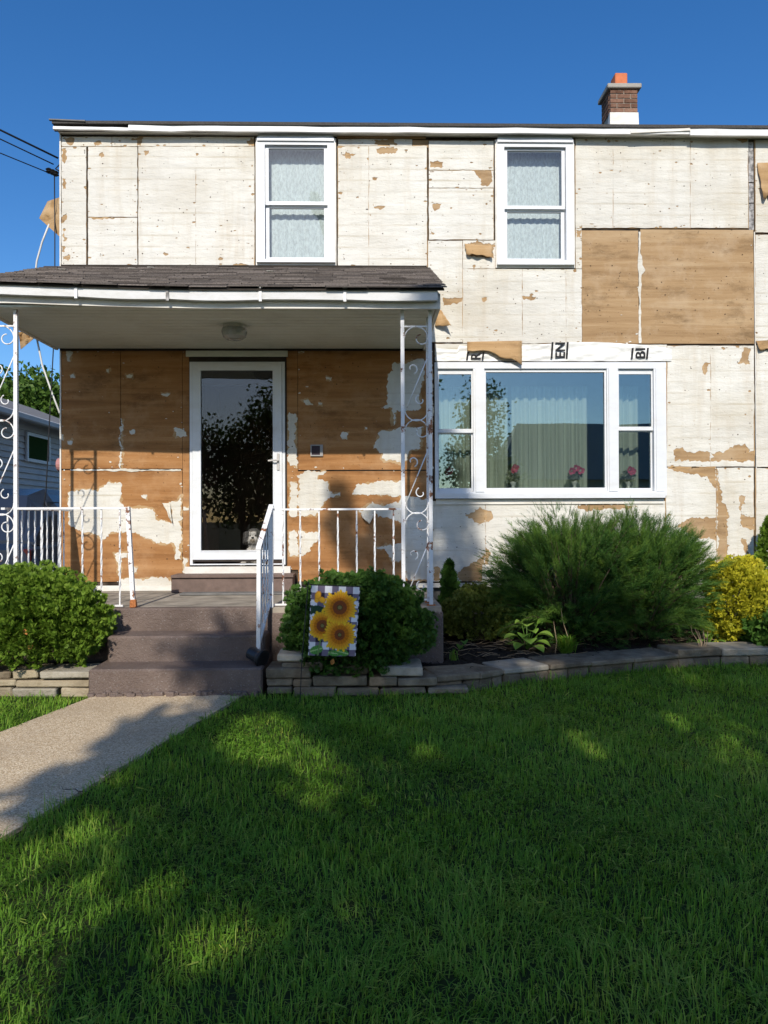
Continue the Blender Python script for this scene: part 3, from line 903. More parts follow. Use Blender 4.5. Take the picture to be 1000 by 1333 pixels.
# ------------------------------------------------------------------ windows and door
def px_rect(x0, y0, x1, y1):
    a, b = W(x0, y1), W(x1, y0); return a.x, b.x, a.z, b.z
def upper_window(rc, inner, mid):
    X0, X1, Z0, Z1 = px_rect(*rc); a0, a1, c0, c1 = px_rect(*inner)
    zm = wz(mid)
    win = obj('window', MB().ring(X0+0.012, X1-0.012, Z0+0.02, Z1-0.05, a0-X0-0.012, X1-a1-0.012, Z1-c1-0.05, c0-Z0-0.02, WALL-0.035, WALL+0.10), M['vinyl'], house)
    obj('trim_board', MB().ring(X0, X1, Z0, Z1-0.045, 0.05, 0.05, 0.03, 0.05, WALL-0.018, WALL+0.012), M['trim'], win)
    obj('head_cap', MB().box(X0+0.02, X1-0.02, WALL-0.055, WALL-0.0355, Z1-0.085, Z1-0.05).box(X0+0.03, X1-0.03, WALL-0.045, WALL+0.01, Z1-0.048, Z1), M['vinyl'], win)
    obj('sill', MB().box(X0+0.012, X1-0.012, WALL-0.055, WALL-0.0355, Z0+0.022, Z0+0.05), M['vinyl'], win)
    up = obj('sash', MB().ring(a0+0.003, a1-0.003, zm-0.018, c1-0.003, 0.034, 0.034, 0.022, 0.036, WALL+0.0, WALL+0.03), M['vinyl'], win)
    lo = obj('sash', MB().ring(a0+0.003, a1-0.003, c0+0.003, zm-0.0185, 0.036, 0.036, 0.022, 0.036, WALL+0.032, WALL+0.062), M['vinyl'], win)
    obj('pane', MB().box(a0+0.03, a1-0.03, WALL+0.013, WALL+0.017, zm+0.01, c1-0.02), M['glass_up'], win)
    obj('pane', MB().box(a0+0.03, a1-0.03, WALL+0.045, WALL+0.049, c0+0.02, zm-0.035), M['glass_up'], win)
    return a0, a1, c0, c1
def curtain(name, x0, x1, z0, z1, y, waves, amp, mat, label, seed=0):
    m = MB(); N = waves*8; K = 6
    for j in range(K):
        for i in range(N+1):
            u = i/N; v = j/(K-1)
            ph = u*waves*2*math.pi + 0.9*math.sin(u*7+seed)
            m.v.append((x0+(x1-x0)*u, y + amp*(math.sin(ph)+0.35*math.sin(2.3*ph+seed))*(0.6+0.4*v), z1+(z0-z1)*v))
    for j in range(K-1):
        for i in range(N):
            a = j*(N+1)+i; m.face((a, a+N+1, a+N+2, a+1))
    o = obj(name, m, M[mat], None, smooth=True, base=True)
    return tag(o, label, 'curtain')
a = upper_window(UP1, (345.5,190.5,426.5,338.5), 265)
curtain('lace_curtain', a[0]-0.02, a[1]+0.02, a[2]-0.05, a[3]+0.03, WALL+0.15, 9, 0.006, 'lace', 'pale lace curtain in the upper window above the porch roof', 1)
a = upper_window(UP2, (656.5,193.5,735.5,340), 269)
curtain('lace_curtain', a[0]-0.02, a[1]+0.02, a[2]-0.05, a[3]+0.03, WALL+0.15, 9, 0.006, 'lace', 'pale lace curtain in the upper window beside the bare brown sheets', 2)

# picture window
X0, X1, Z0, Z1 = px_rect(*PIC)
gl = [px_rect(571.5,487,614,635.5), px_rect(633,484.5,786.5,635.5), px_rect(806,487,848,635.5)]
m = MB()
ft, fb = wz(480.5), wz(641)
m.box(X0, X1, WALL-0.035, WALL+0.10, ft, Z1-0.002)                                    # head
m.box(X0, X1, WALL-0.035, WALL+0.10, Z0+0.03, fb)                                     # foot
xs = [(X0, gl[0][0]-0.012), (gl[0][1]+0.012, gl[1][0]-0.018), (gl[1][1]+0.018, gl[2][0]-0.012), (gl[2][1]+0.012, X1)]
for p, q in xs: m.box(p, q, WALL-0.033, WALL+0.10, fb, ft)
pw = obj('picture_window', m, M['vinyl'], house)
obj('sill', MB().box(X0-0.004, X1-0.03, WALL-0.075, WALL-0.0355, wz(649.5), wz(643)), M['vinyl'], pw)
obj('apron_board', MB().box(X0+0.01, X1-0.03, WALL-0.020, WALL+0.01, wz(657), wz(650.2)), M['trim'], pw)
for p, q in ((614.5, 632.5), (787.2, 805.5)):
    c = (wx(p)+wx(q))/2
    obj('mullion', MB().box(c-0.045, c+0.045, WALL-0.048, WALL-0.034, fb+0.001, ft-0.001), M['vinyl'], pw)
obj('stile', MB().box(wx(852), wx(862), WALL-0.043, WALL-0.034, fb+0.001, ft-0.001), M['vinyl'], pw)
g1 = gl[1]
obj('sash', MB().ring(g1[0]-0.0175, g1[1]+0.0175, fb+0.001, ft-0.001, 0.019, 0.019, ft-g1[3], g1[2]-fb, WALL-0.01, WALL+0.03), M['vinyl'], pw)
obj('pane', MB().box(g1[0]-0.004, g1[1]+0.004, WALL+0.010, WALL+0.014, g1[2]-0.004, g1[3]+0.004), M['glass'], pw)
for g_, mid in ((gl[0], 561), (gl[2], 558.5)):
    zm = wz(mid)
    obj('sash', MB().ring(g_[0]-0.0115, g_[1]+0.0115, zm-0.02, ft-0.001, 0.016, 0.016, ft-g_[3], 0.04, WALL-0.002, WALL+0.025), M['vinyl'], pw)
    obj('sash', MB().ring(g_[0]-0.0115, g_[1]+0.0115, fb+0.001, zm-0.0205, 0.016, 0.016, 0.012, g_[2]-fb, WALL+0.027, WALL+0.055), M['vinyl'], pw)
    obj('pane', MB().box(g_[0], g_[1], WALL+0.010, WALL+0.014, zm+0.01, g_[3]+0.003), M['glass'], pw)
    obj('pane', MB().box(g_[0], g_[1], WALL+0.038, WALL+0.042, g_[2]-0.003, zm-0.03), M['glass'], pw)
def psheer(pa, pb, waves, label, s):
    curtain('sheer_curtain', wx(pa), wx(pb), wz(641), wz(496), WALL+0.34, waves, 0.03, 'sheer', label, s)
psheer(674, 777, 9, 'gathered sheer curtain behind the middle pane of the wide window', 1)
psheer(633, 668, 3, 'narrow sheer curtain panel behind the wide pane, next to the left sash', 5)
psheer(565, 618, 5, 'sheer curtain in the narrow sash nearest the porch column', 2)
psheer(812, 845, 3, 'sheer curtain in the narrow sash away from the porch', 3)
obj('window_board', MB().box(X0+0.05, X1-0.05, WALL+0.102, WALL+0.32, wz(641.5), wz(637.5)), M['vinyl'], pw)

# storm door
D0, D1, E0, E1 = px_rect(248, 471.5, 371, 735.5)
m = MB().ring(D0, D1, E0+0.0, E1, 0.028, 0.028, 0.022, 0.012, WALL-0.02, WALL+0.10)
door_fr = obj('door_frame', m, M['vinyl'], house)
obj('jamb_board', MB().box(wx(246.7), D0-0.001, WALL-0.012, WALL+0.013, E0, wz(457)).box(D1+0.001, wx(373.3), WALL-0.012, WALL+0.013, E0, wz(457)).box(D0, D1, WALL-0.012, WALL+0.013, E1+0.001, wz(466)), M['dark'], door_fr)
obj('head_board', MB().box(wx(243), wx(375), WALL-0.03, WALL-0.013, wz(465), wz(455.5)), M['soffit'], door_fr)
obj('threshold', MB().box(wx(242), wx(378), WALL-0.06, WALL+0.12, wz(750), wz(736.2)), M['trim'], door_fr)
x0, x1, z0, z1 = px_rect(252, 474, 367.2, 728.5); g0, g1_, h0, h1 = px_rect(262.8, 483, 355.6, 716.5)
door = obj('storm_door', MB().ring(x0, x1, z0, z1, g0-x0, x1-g1_, z1-h1, h0-z0, WALL-0.034, WALL+0.005), M['vinyl'], house)
obj('pane', MB().box(g0-0.004, g1_+0.004, WALL-0.012, WALL-0.008, h0-0.004, h1+0.004), M['glass_door'], door)
obj('screen_roll', MB().box(g0, g1_, WALL-0.006, WALL+0.02, wz(502), h1), M['black'], door)
obj('glazing_bead', MB().ring(g0-0.012, g1_+0.012, h0-0.012, h1+0.012, 0.012, 0.012, 0.012, 0.012, WALL-0.040, WALL-0.0342), M['vinyl'], door)
obj('kick_gap', MB().box(x0, x1, WALL-0.03, WALL+0.01, z0-0.022, z0-0.001), M['dark'], door)
hc = W(362.8, 600)
obj('handle', MB().bbox(hc.x-0.014, hc.x+0.014, WALL-0.046, WALL-0.0345, hc.z-0.10, hc.z+0.075, 0.004).tube([(hc.x, WALL-0.046, hc.z+0.0), (hc.x, WALL-0.075, hc.z+0.0), (hc.x-0.03, WALL-0.08, hc.z+0.002), (hc.x-0.10, WALL-0.078, hc.z-0.004)], 0.009, 8), simple('satin_metal', (0.5,0.48,0.45), 0.3, 0.6), door, smooth=False)
# wooden inner door, standing open behind the glass
obj('inner_door', MB().box(g0-0.06, g0-0.015, WALL+0.16, WALL+1.0, INF+0.01, INF+2.03), simple('red_brown_wood', (0.10,0.05,0.035), 0.5, 0.3, 0.2, 8), house)

# ------------------------------------------------------------------ eaves and main roof
EY = WALL-0.10
ez = wz(161.5, 500, EY); eb = wz(172.5, 500, EY)
RX0, RX1 = wx(69, 165, EY), HX1+0.28
RIDGE_Y, RIDGE_Z = 12.0, 7.55
m = MB()
e = 0.03
c = [(RX0, EY-0.03, ez), (RX1, EY-0.03, ez), (RX1, HB+0.3, ez), (RX0, HB+0.3, ez)]
run = RIDGE_Y-EY
r0, r1 = (RX0+run, RIDGE_Y, RIDGE_Z), (max(RX1-run, RX0+run+0.3), RIDGE_Y, RIDGE_Z)
m.v = c + [r0, r1] + [(x,y,z-0.03) for x,y,z in c]
for f in ((0,1,5,4),(1,2,5),(2,3,4,5),(3,0,4),(6,7,1,0),(7,8,2,1),(8,9,3,2),(9,6,0,3),(9,8,7,6)): m.face(f)
obj('roof', m, M['roof'], house)
# fascia cover: bent lengths of white metal, one end of it hanging loose
def fascia(pxa, pxb, ya, yb, dz0, dz1, dy, mat, nm='fascia_board', n=10, seed=0):
    m = MB(); N = n
    for i in range(N+1):
        u = i/N; px = pxa+(pxb-pxa)*u
        w = W(px, 165, EY); zt = wz(ya, 500, EY)+(dz0*(1-u)+dz1*u)+0.006*mnoise.noise(Vector((px*0.03, seed, 0)))
        zb = wz(yb, 500, EY)+(dz0*(1-u)+dz1*u)+0.010*mnoise.noise(Vector((px*0.021, seed+3, 0)))
        yo = EY-0.012-dy+0.01*mnoise.noise(Vector((px*0.02, seed+7, 0)))
        m.v += [(w.x, yo, zt), (w.x, yo-0.004, zb), (w.x, yo+0.02, zb-0.004), (w.x, yo+0.012, zt)]
    for i in range(N):
        b = i*4
        for k in range(4): m.face((b+k, b+(k+1) % 4, b+4+(k+1) % 4, b+4+k))
    m.face((3,2,1,0)); b = N*4; m.face((b,b+1,b+2,b+3))
    return obj(nm, m, M[mat], house)
obj('eave_board', MB().box(RX0+0.01, RX1-0.01, EY+0.002, EY+0.03, eb-0.0, ez-0.032), M['dark'], house)
fascia(168, 897, 162.5, 173, 0.0, 0.0, 0.0, 'gutter', n=26, seed=1)
fascia(897.5, 1300, 164, 174.5, 0, 0, 0.004, 'gutter', n=14, seed=2)
fascia(70, 172, 168.2, 172, 0.0, -0.01, 0.004, 'gutter', n=8, seed=3)
fascia(66, 113, 160.2, 161.8, 0.0, -0.012, 0.03, 'conc', nm='drip_edge', n=4, seed=4)
fascia(820, 897, 168, 171.5, -0.01, 0.02, 0.016, 'trim', nm='bent_fascia_strip', n=8, seed=5)
obj('soffit', MB().box(RX0+0.03, RX1-0.03, EY+0.031, WALL+0.012, eb+0.01, eb+0.03), M['trim'], house)
obj('frieze_board', MB().box(HX0+0.02, wx(331), WALL-0.012, WALL+0.0135, wz(177.4), eb+0.009), M['trim'], house)
obj('frieze_board', MB().box(wx(440), wx(556), WALL-0.010, WALL+0.0135, wz(180.6), eb+0.009), M['tan'], house)

# ------------------------------------------------------------------ chimney
CY = 12.35
cx0, cx1 = wx(794.5, 150, CY), wx(830.5, 150, CY)
cb, ct = wz(165, 812, CY)-0.6, wz(116, 812, CY)
cd = cx1-cx0
zf = wz(146.5, 812, CY)
chim = obj('chimney', MB().box(cx0+0.008, cx1-0.008, CY+0.008, CY+cd-0.008, cb, ct), M['mortar'], house)
ch_n = 7; ch_h = (ct-zf)/5.0
bh = ch_h-0.012
for row in range(5):
    z = zf + 0.006 + row*ch_h
    off = 0.5 if row % 2 else 0.0
    bl = cd/2.0
    for side in range(2):
        segs = []
        p = -off*bl
        while p < cd-0.01:
            s0, s1 = max(0, p)+0.005, min(cd, p+bl)-0.005
            if s1-s0 > 0.03: segs.append((s0, s1))
            p += bl
        for s0, s1 in segs:
            if side == 0: mb = MB().bbox(cx0+s0, cx0+s1, CY-0.004, CY+0.05, z, z+bh, 0.004)
            else: mb = MB().bbox(cx0-0.004, cx0+0.05, CY+s0+0.056*(s0 < 0.02), CY+s1, z, z+bh, 0.004)
            obj('brick', mb, M['brick'], chim)
obj('flashing', MB().hexa([(cx0-0.012,CY-0.02,cb+0.3),(cx1+0.022,CY-0.02,cb+0.3),(cx1+0.01,CY+cd*0.6,cb+0.3),(cx0-0.012,CY+cd*0.6,cb+0.3),
                            (cx0-0.006,CY-0.008,zf),(cx1+0.006,CY-0.008,zf),(cx1+0.006,CY+0.06,zf),(cx0-0.006,CY+0.06,zf)]), M['trim'], chim)
obj('cap', MB().bbox(cx0-0.05, cx1+0.055, CY-0.05, CY+cd+0.05, ct+0.002, ct+0.075, 0.012, 0.004), M['pave'], chim)
fx0, fx1 = wx(801, 100, CY+0.1), wx(817, 100, CY+0.1)
obj('flue', MB().bbox(fx0, fx1, CY+0.1, CY+0.1+(fx1-fx0)*1.2, ct+0.07, wz(94.5, 808, CY+0.1), 0.012), M['clay'], chim)

# ------------------------------------------------------------------ porch
PF = 6.44                                   # front edge of slab and fascia
FZ = wz(767)                                # porch floor level
SO = wz(455)                                # soffit level
PX0 = wx(-24, 400, PF); PX1 = wx(573, 400, PF)
porch = thing('porch', 'covered front porch with shingled shed roof and white gutter', 'porch', ((PX0+PX1)/2, PF, gz(PF)))
SX1 = wx(577, 780, PF)
stepx0, stepx1 = wx(160, 800, PF), wx(357, 800, PF)
obj('slab', MB().bbox(PX0+0.02, SX1, PF, WALL+0.045, 0.0, FZ-0.045, 0.008), M['steps'], porch)
# floor boards of the deck: cast in strips
fn = 5; fy = [PF+0.012+(WALL-0.005-PF-0.012)*i/fn for i in range(fn+1)]
for i in range(fn):
    obj('floor_strip', MB().bbox(PX0+0.03, SX1-0.012, fy[i]+0.003, fy[i+1]-0.003, FZ-0.06, FZ-random.uniform(0,0.002), 0.003), M['porchfloor'], porch)
obj('kick_board', MB().box(wx(81), wx(246), WALL-0.02, WALL-0.006, FZ+0.001, wz(760)), M['trim'], porch)
def sag(x):                                 # the eave line is not straight any more
    t = min(max((x-(-3.0))/1.7, 0), 1)
    return 0.045*(1-t)**1.5
GY = 6.33
GT, GB = wz(377, 450, GY), wz(389.5, 450, GY)
FT, FB_ = wz(387, 450, PF-0.02), wz(402, 450, PF-0.02)
def bent_bar(x0, x1, y0, y1, z0, z1, n=12):
    m = MB()
    for i in range(n+1):
        x = x0+(x1-x0)*i/n; s_ = sag(x)
        m.v += [(x,y0,z0+s_),(x,y1,z0+s_),(x,y1,z1+s_),(x,y0,z1+s_)]
    for i in range(n):
        b = i*4
        for k in range(4): m.face((b+k, b+4+k, b+4+(k+1) % 4, b+(k+1) % 4))
    m.face((0,1,2,3)); b = n*4; m.face((b+3,b+2,b+1,b))
    return m
obj('fascia_board', bent_bar(PX0-0.03, PX1, PF-0.03, PF, FB_, FT+0.03), M['trim'], porch)
gut_edges = [-60, 99, 218, 339, 449, 570.5]
for a, b in zip(gut_edges[:-1], gut_edges[1:]):
    xa, xb = wx(a+0.6, 380, GY), wx(b-0.6, 380, GY)
    m = MB(); n = 8; rr = random.Random(a); tz = rr.uniform(-0.006,0.006); bz = rr.uniform(-0.010,0.002)
    for i in range(n+1):
        u = i/n; x = xa+(xb-xa)*u; s_ = sag(x)+tz*(u-0.5)
        sgb = bz*math.sin(u*math.pi)
        m.v += [(x,GY,GT+s_),(x,GY+0.012,GB+s_+sgb),(x,PF-0.032,GB+s_+sgb+0.004),(x,PF-0.032,GT+s_-0.02),(x,PF-0.045,GT+s_-0.02),(x,PF-0.045,GB+s_+sgb+0.012),(x,GY+0.02,GB+s_+sgb+0.008),(x,GY+0.008,GT+s_-0.002)]
    for i in range(n):
        b_ = i*8
        for k in range(8): m.face((b_+k, b_+8+k, b_+8+(k+1) % 8, b_+(k+1) % 8))
    m.face(tuple(range(8))); b_ = n*8; m.face(tuple(b_+k for k in range(7,-1,-1)))
    gu = obj('gutter', m, M['gutter'], porch)
    xh = wx(b, 380, GY)
    if b < 560:
        obj('gutter_strap', MB().box(xh-0.012, xh+0.012, GY-0.006, GY-0.0005, GB+sag(xh)-0.02, GT+sag(xh)+0.012).box(xh-0.02, xh+0.02, GY-0.006, GY+0.05, GT+sag(xh)+0.0125, GT+sag(xh)+0.022), M['tar'] if b == 218 else M['gutter'], gu)
# end boards
for xx, dx in ((PX1-0.001, -0.028), (PX0-0.03, 0.028)):
    obj('rake_board', MB().hexa([(min(xx,xx+dx),PF+0.001,FB_+0.0),(max(xx,xx+dx),PF+0.001,FB_+0.0),(max(xx,xx+dx),WALL-0.012,SO-0.01),(min(xx,xx+dx),WALL-0.012,SO-0.01),
        (min(xx,xx+dx),PF+0.001,FT+0.03),(max(xx,xx+dx),PF+0.001,FT+0.03),(max(xx,xx+dx),WALL-0.012,wz(352)),(min(xx,xx+dx),WALL-0.012,wz(352))]), M['trim'], porch)
# soffit boards
ns = 15; sy = [PF+0.002+(WALL-0.015-PF)*i/ns for i in range(ns+1)]
for i in range(ns):
    obj('soffit_board', MB().bbox(PX0, PX1-0.031, sy[i]+0.002, sy[i+1]-0.002, SO, SO+0.02, 0.0045), M['soffit'], porch)
obj('soffit_trim', MB().box(wx(80), PX1-0.032, WALL-0.045, WALL-0.0155, wz(457.3), SO-0.001), M['dark'], porch)
# roof deck and shingles
RTZ, RBZ = wz(348.5), GT+0.012
RTY, RBY = WALL-0.008, GY-0.035
rx0, rx1 = PX0-0.12, wx(582, 376, RBY)
def roofpt(x, t, up=0.0):
    y = RBY+(RTY-RBY)*t; z = RBZ+(RTZ-RBZ)*t + sag(x)*(1-t)
    return Vector((x, y, z+up))
m = MB(); N = 10
for i in range(N+1):
    x = rx0+0.02+(rx1-0.04-rx0)*i/N
    m.v += [tuple(roofpt(x,0.012,-0.016)), tuple(roofpt(x,0.99,-0.016)), tuple(roofpt(x,0.99,-0.05)), tuple(roofpt(x,0.012,-0.032))]
for i in range(N):
    b = i*4
    for k in range(4): m.face((b+k, b+(k+1) % 4, b+4+(k+1) % 4, b+4+k))
m.face((3,2,1,0)); m.face(tuple(N*4+k for k in range(4)))
roof = obj('roof', m, M['dark'], porch)
rows = 19; rs = random.Random(5)
for r_ in range(rows):
    t0, t1 = r_/rows-0.002, min(1.0, (r_+1.5)/rows)
    x = rx0 - (0.16 if r_ % 2 else 0.0)
    while x < rx1:
        w_ = rs.uniform(0.24, 0.36)
        xa, xb = max(x, rx0), min(x+w_-0.006, rx1)
        x += w_
        if xb-xa < 0.03: continue
        dt = rs.uniform(-0.010, 0.008); lf = rs.uniform(0.0, 0.007)
        if r_ == 0: dt = rs.uniform(-0.008, 0.004)
        m = MB()
        pts = [roofpt(xa,t0+dt,-0.004+lf), roofpt(xb,t0+dt,-0.004+lf), roofpt(xb,t1,-0.013), roofpt(xa,t1,-0.013)]
        top = [p+Vector((0,0,0.009)) for p in pts]
        m.hexa(pts+top)
        obj('shingle', m, M['shingle'], roof)
obj('wall_flashing', MB().box(HX0+0.01, wx(556), WALL-0.02, WALL-0.0045, RTZ-0.01, wz(346.4)), M['dark'], porch)
# a few white paint scraps lying on the shingles
for px, py, lb in ((82,357,'long scrap of peeled white paint on the shingles near the corner of the house'),(197,350.5,'white paint scrap lying against the wall at the top of the shingles'),(172,353,'tiny white paint scrap on the shingles below the first upright board seam'),(352,357,'white paint scrap on the shingles under the upper window')):
    t = 0.93-(py-349)/32.0; x = wx(px, py, RBY+(RTY-RBY)*t); c = roofpt(x, t, 0.008)
    o = obj('paint_scrap', MB().hexa([c+Vector((-0.035,-0.02,0)),c+Vector((0.03,-0.012,0)),c+Vector((0.038,0.014,0.004)),c+Vector((-0.02,0.015,0)),c+Vector((-0.035,-0.02,0.003)),c+Vector((0.03,-0.012,0.003)),c+Vector((0.038,0.014,0.008)),c+Vector((-0.02,0.015,0.003))]), M['cream'])
    tag(o, lb, 'paint scrap', 'paint scraps on the porch roof')
# steps
st = thing('porch_steps', 'three worn brown painted concrete steps up to the porch', 'steps', ((stepx0+stepx1)/2, 6.0, gz(5.83)))
Z = [gz(5.83)-0.03, wz(870, 300, 5.83), wz(827, 300, 6.14), FZ]
m = MB().bbox(G(121,905).x, G(343,905).x, 5.83, 6.46, Z[0], Z[1], 0.014, 0.003)
obj('step', m, M['steps'], st)
obj('step', MB().bbox(wx(140,860,6.14), wx(345,860,6.14), 6.14, 6.455, Z[1]-0.05, Z[2], 0.014, 0.003), M['steps'], st)
obj('step', MB().bbox(wx(150,810,PF)-0.02, wx(352,810,PF), PF-0.022, PF+0.10, Z[2]-0.05, FZ+0.004, 0.014, 0.003), M['steps'], st)
# crumbling foot of the lowest step
m = MB(); rr = random.Random(4)
for i in range(60):
    x = rr.uniform(G(123,905).x, G(340,905).x); s_ = rr.uniform(0.012,0.035); z = gz(5.8)+0.015
    m.bbox(x-s_, x+s_, 5.80+rr.uniform(-0.02,0.015), 5.845, z-0.02, z+rr.uniform(0.01,0.04), 0.006, 0.005, rr)
cr = obj('crumbled_concrete', m, M['steps'], st); cr['kind'] = 'stuff'
# box step in front of the door
ds = thing('door_step', 'low brown wooden box step in front of the storm door', 'step', (W(300,760).x, WALL-0.2, FZ))
obj('riser', MB().bbox(wx(223,760,7.78), wx(381,760,7.78), 7.78, WALL-0.008, FZ+0.003, wz(752.2,300,7.78), 0.004), M['stepwood'], ds)
obj('tread', MB().bbox(wx(222,760,7.75), wx(382,760,7.75), 7.755, WALL-0.007, wz(752,300,7.78), wz(748.5,300,7.75), 0.004), M['stepwood'], ds)
dm = MB(); 
c = W(300, 772, 7.5); tag(obj('floor_strip', MB().bbox(wx(235,770,7.55), wx(388,770,7.55), 7.50, 7.66, FZ+0.002, FZ+0.022, 0.004), M['conc']), 'thin grey board lying on the porch floor before the step', 'board')

# ceiling light
c = W(304, 434, 7.0); c.z = SO
lt = thing('ceiling_light', 'round clear ribbed glass light fixture on the porch ceiling', 'ceiling light', (c.x, 7.05, SO-0.12))
obj('base', MB().lathe((c.x,7.05,SO-0.03), [(0.095,0.0),(0.10,0.01),(0.10,0.029)], 20), M['trim'], lt, smooth=False)
kgl = NT('ribbed_glass', 0.15, 0.5, (0.62,0.64,0.60)); kgl.b.inputs['Transmission Weight'].default_value = 0.6
obj('glass_shade', MB().lathe((c.x,7.05,SO-0.03), [(0.02,-0.105),(0.07,-0.10),(0.105,-0.075),(0.118,-0.03),(0.112,-0.001)], 20), kgl.m, lt)

# ------------------------------------------------------------------ iron work
def scroll(m, c, r0, a0, a1, ax, ay, turns_shrink=0.35, n=22, rad=0.0055):
    """spiral in the plane spanned by ax, ay"""
    pts = []
    for i in range(n):
        t = i/(n-1); a = a0+(a1-a0)*t; r_ = r0*(1-(1-turns_shrink)*t)
        pts.append(c + ax*math.cos(a)*r_ + ay*math.sin(a)*r_)
    m.tube(pts, rad, 6)
def column_panel(base, ax, w, h, parent, z0):
    """scroll work between two posts: base = middle of the panel on the floor"""
    up = Vector((0,0,1))
    H = [0.0, 0.36*h*0.98, 0.68*h, 0.955*h]
    hw = w/2-0.018
    k = 0
    n = 3
    seg = (h*0.965-0.05)/n
    for i in range(n):
        zb = z0+0.06+i*seg; s = 1 if i % 2 == 0 else 1
        a = base+ax*(-hw)+up*(zb); b = base+ax*hw+up*(zb+seg*0.62)
        a = Vector((a.x,a.y,zb)); b = Vector((b.x,b.y,zb+seg*0.60))
        m = MB().tube([a, a.lerp(b,0.5), b], 0.0055, 6)
        obj('diagonal_bar', m, M['iron'], parent, smooth=True)
        mid = a.lerp(b,0.5)
        m = MB(); c1 = mid+ax*(-hw*0.35)+up*seg*0.17; scroll(m, c1, 0.048, -1.2, 3.6, ax, up)
        obj('scroll', m, M['iron'], parent, smooth=True)
        m = MB(); c1 = mid+ax*(hw*0.35)-up*seg*0.17; scroll(m, c1, 0.048, 1.94, 6.74, ax, up)
        obj('scroll', m, M['iron'], parent, smooth=True)
        cz = zb+seg*0.82
        m = MB(); c1 = Vector((base.x,base.y,cz-0.02)); scroll(m, c1, hw, 0.0, math.pi*1.0, ax, up, 1.0)
        obj('scroll', m, M['iron'], parent, smooth=True)
        m = MB(); c1 = Vector((base.x,base.y,cz-0.02))+ax*(hw*0.42); scroll(m, c1, hw*0.58, 0.0, -math.pi*1.5, ax, up, 0.55)
        obj('scroll', m, M['iron'], parent, smooth=True)
        if i < n-1:
            m = MB(); c1 = Vector((base.x,base.y,cz+hw*2-0.03)); scroll(m, c1, hw, math.pi, 2*math.pi, ax, up, 1.0)
            obj('scroll', m, M['iron'], parent, smooth=True)
    for zz in (z0+0.05, z0+h-0.055*h):
        m = MB().tube([base+ax*(-hw)+up*(zz-base.z), base+ax*hw+up*(zz-base.z)], 0.009, 4)
        obj('cross_bar', m, M['iron'], parent)
def column(name, label, posts, panels):
    """posts: list of (x,y); panels: list of (i,j)"""
    h = SO-FZ
    t = thing(name, label, 'porch column', (posts[0][0], posts[0][1], FZ), 'iron porch columns')
    for x, y in posts:
        obj('post', MB().box(x-0.0155, x+0.0155, y-0.0155, y+0.0155, FZ+0.001, SO-0.001), M['iron'], t)
        obj('foot_plate', MB().box(x-0.035, x+0.035, y-0.035, y+0.035, FZ+0.0005, FZ+0.008), M['rust'], t)
    for i, j in panels:
        a, b = Vector((*posts[i], FZ)), Vector((*posts[j], FZ))
        column_panel((a+b)/2, (b-a).normalized(), (b-a).length, h, t, FZ)
    return t
CYF = 6.53
lx = wx(21, 500, CYF)
column('iron_column', 'white scrolled iron column at the driveway end of the porch', [(lx-0.24,CYF),(lx,CYF)], [(0,1)])
cxr = wx(560.5, 600, CYF)
column('iron_column', 'white scrolled iron column at the porch corner beside the wide window', [(cxr-0.235,CYF),(cxr,CYF),(cxr,CYF+0.235)], [(0,1),(1,2)])

def baluster(x, y, z0, z1, parent, x1=None, y1=None, tw=True):
    p0 = Vector((x,y,z0)); p1 = Vector((x if x1 is None else x1, y if y1 is None else y1, z1))
    n = 26; pts, rad, twist = [], [], []
    for i in range(n):
        u = i/(n-1); pts.append(p0.lerp(p1,u))
        t = max(0, min(1, (u-0.12)/0.76))
        rad.append(0.0085); twist.append(math.pi/4 + t*math.pi*3.0)
    return obj('baluster', MB().tube(pts, rad, 4, True, twist), M['iron'], parent)
RT = wz(661, 300, CYF)
# left front railing
nx = wx(166.5, 662, CYF); nxb = wx(173.5, 786, CYF-0.04)
t = thing('porch_railing', 'white twisted-baluster railing with a rusted leaning newel by the steps', 'railing', ((lx+nx)/2, CYF, FZ), 'iron porch railings')
obj('top_rail', MB().box(lx+0.016, nx, CYF-0.016, CYF+0.016, RT-0.008, RT+0.010), M['iron'], t)
obj('newel_post', MB().hexa([(nxb-0.017,CYF-0.057,FZ+0.05),(nxb+0.017,CYF-0.057,FZ+0.05),(nxb+0.017,CYF-0.023,FZ+0.05),(nxb-0.017,CYF-0.023,FZ+0.05),
    (nx-0.017,CYF-0.017,RT+0.012),(nx+0.017,CYF-0.017,RT+0.012),(nx+0.017,CYF+0.017,RT+0.012),(nx-0.017,CYF+0.017,RT+0.012)]), M['iron'], t)
obj('rusted_foot', MB().bbox(nxb-0.026, nxb+0.026, CYF-0.066, CYF-0.014, FZ+0.001, FZ+0.075, 0.008, 0.006), M['rust'], t)
for px in (58, 82, 110, 135, 159):
    x = wx(px-3, 680, CYF); baluster(x+0.004*random.uniform(-1,1), CYF, FZ+0.02, RT-0.009, t)
obj('bottom_rail', MB().box(lx+0.016, nx-0.04, CYF-0.011, CYF+0.011, FZ+0.008, FZ+0.022), M['iron'], t)
# side railing back to the wall
t = thing('porch_railing', 'white twisted-baluster railing along the driveway side of the porch', 'railing', (lx-0.12, 7.2, FZ), 'iron porch railings')
sx = lx-0.12
obj('top_rail', MB().box(sx-0.016, sx+0.016, CYF+0.02, WALL-0.03, RT-0.008, RT+0.010), M['iron'], t)
obj('bottom_rail', MB().box(sx-0.011, sx+0.011, CYF+0.02, WALL-0.03, FZ+0.008, FZ+0.022), M['iron'], t)
for i in range(10): baluster(sx, CYF+0.11+i*0.135, FZ+0.022, RT-0.009, t)
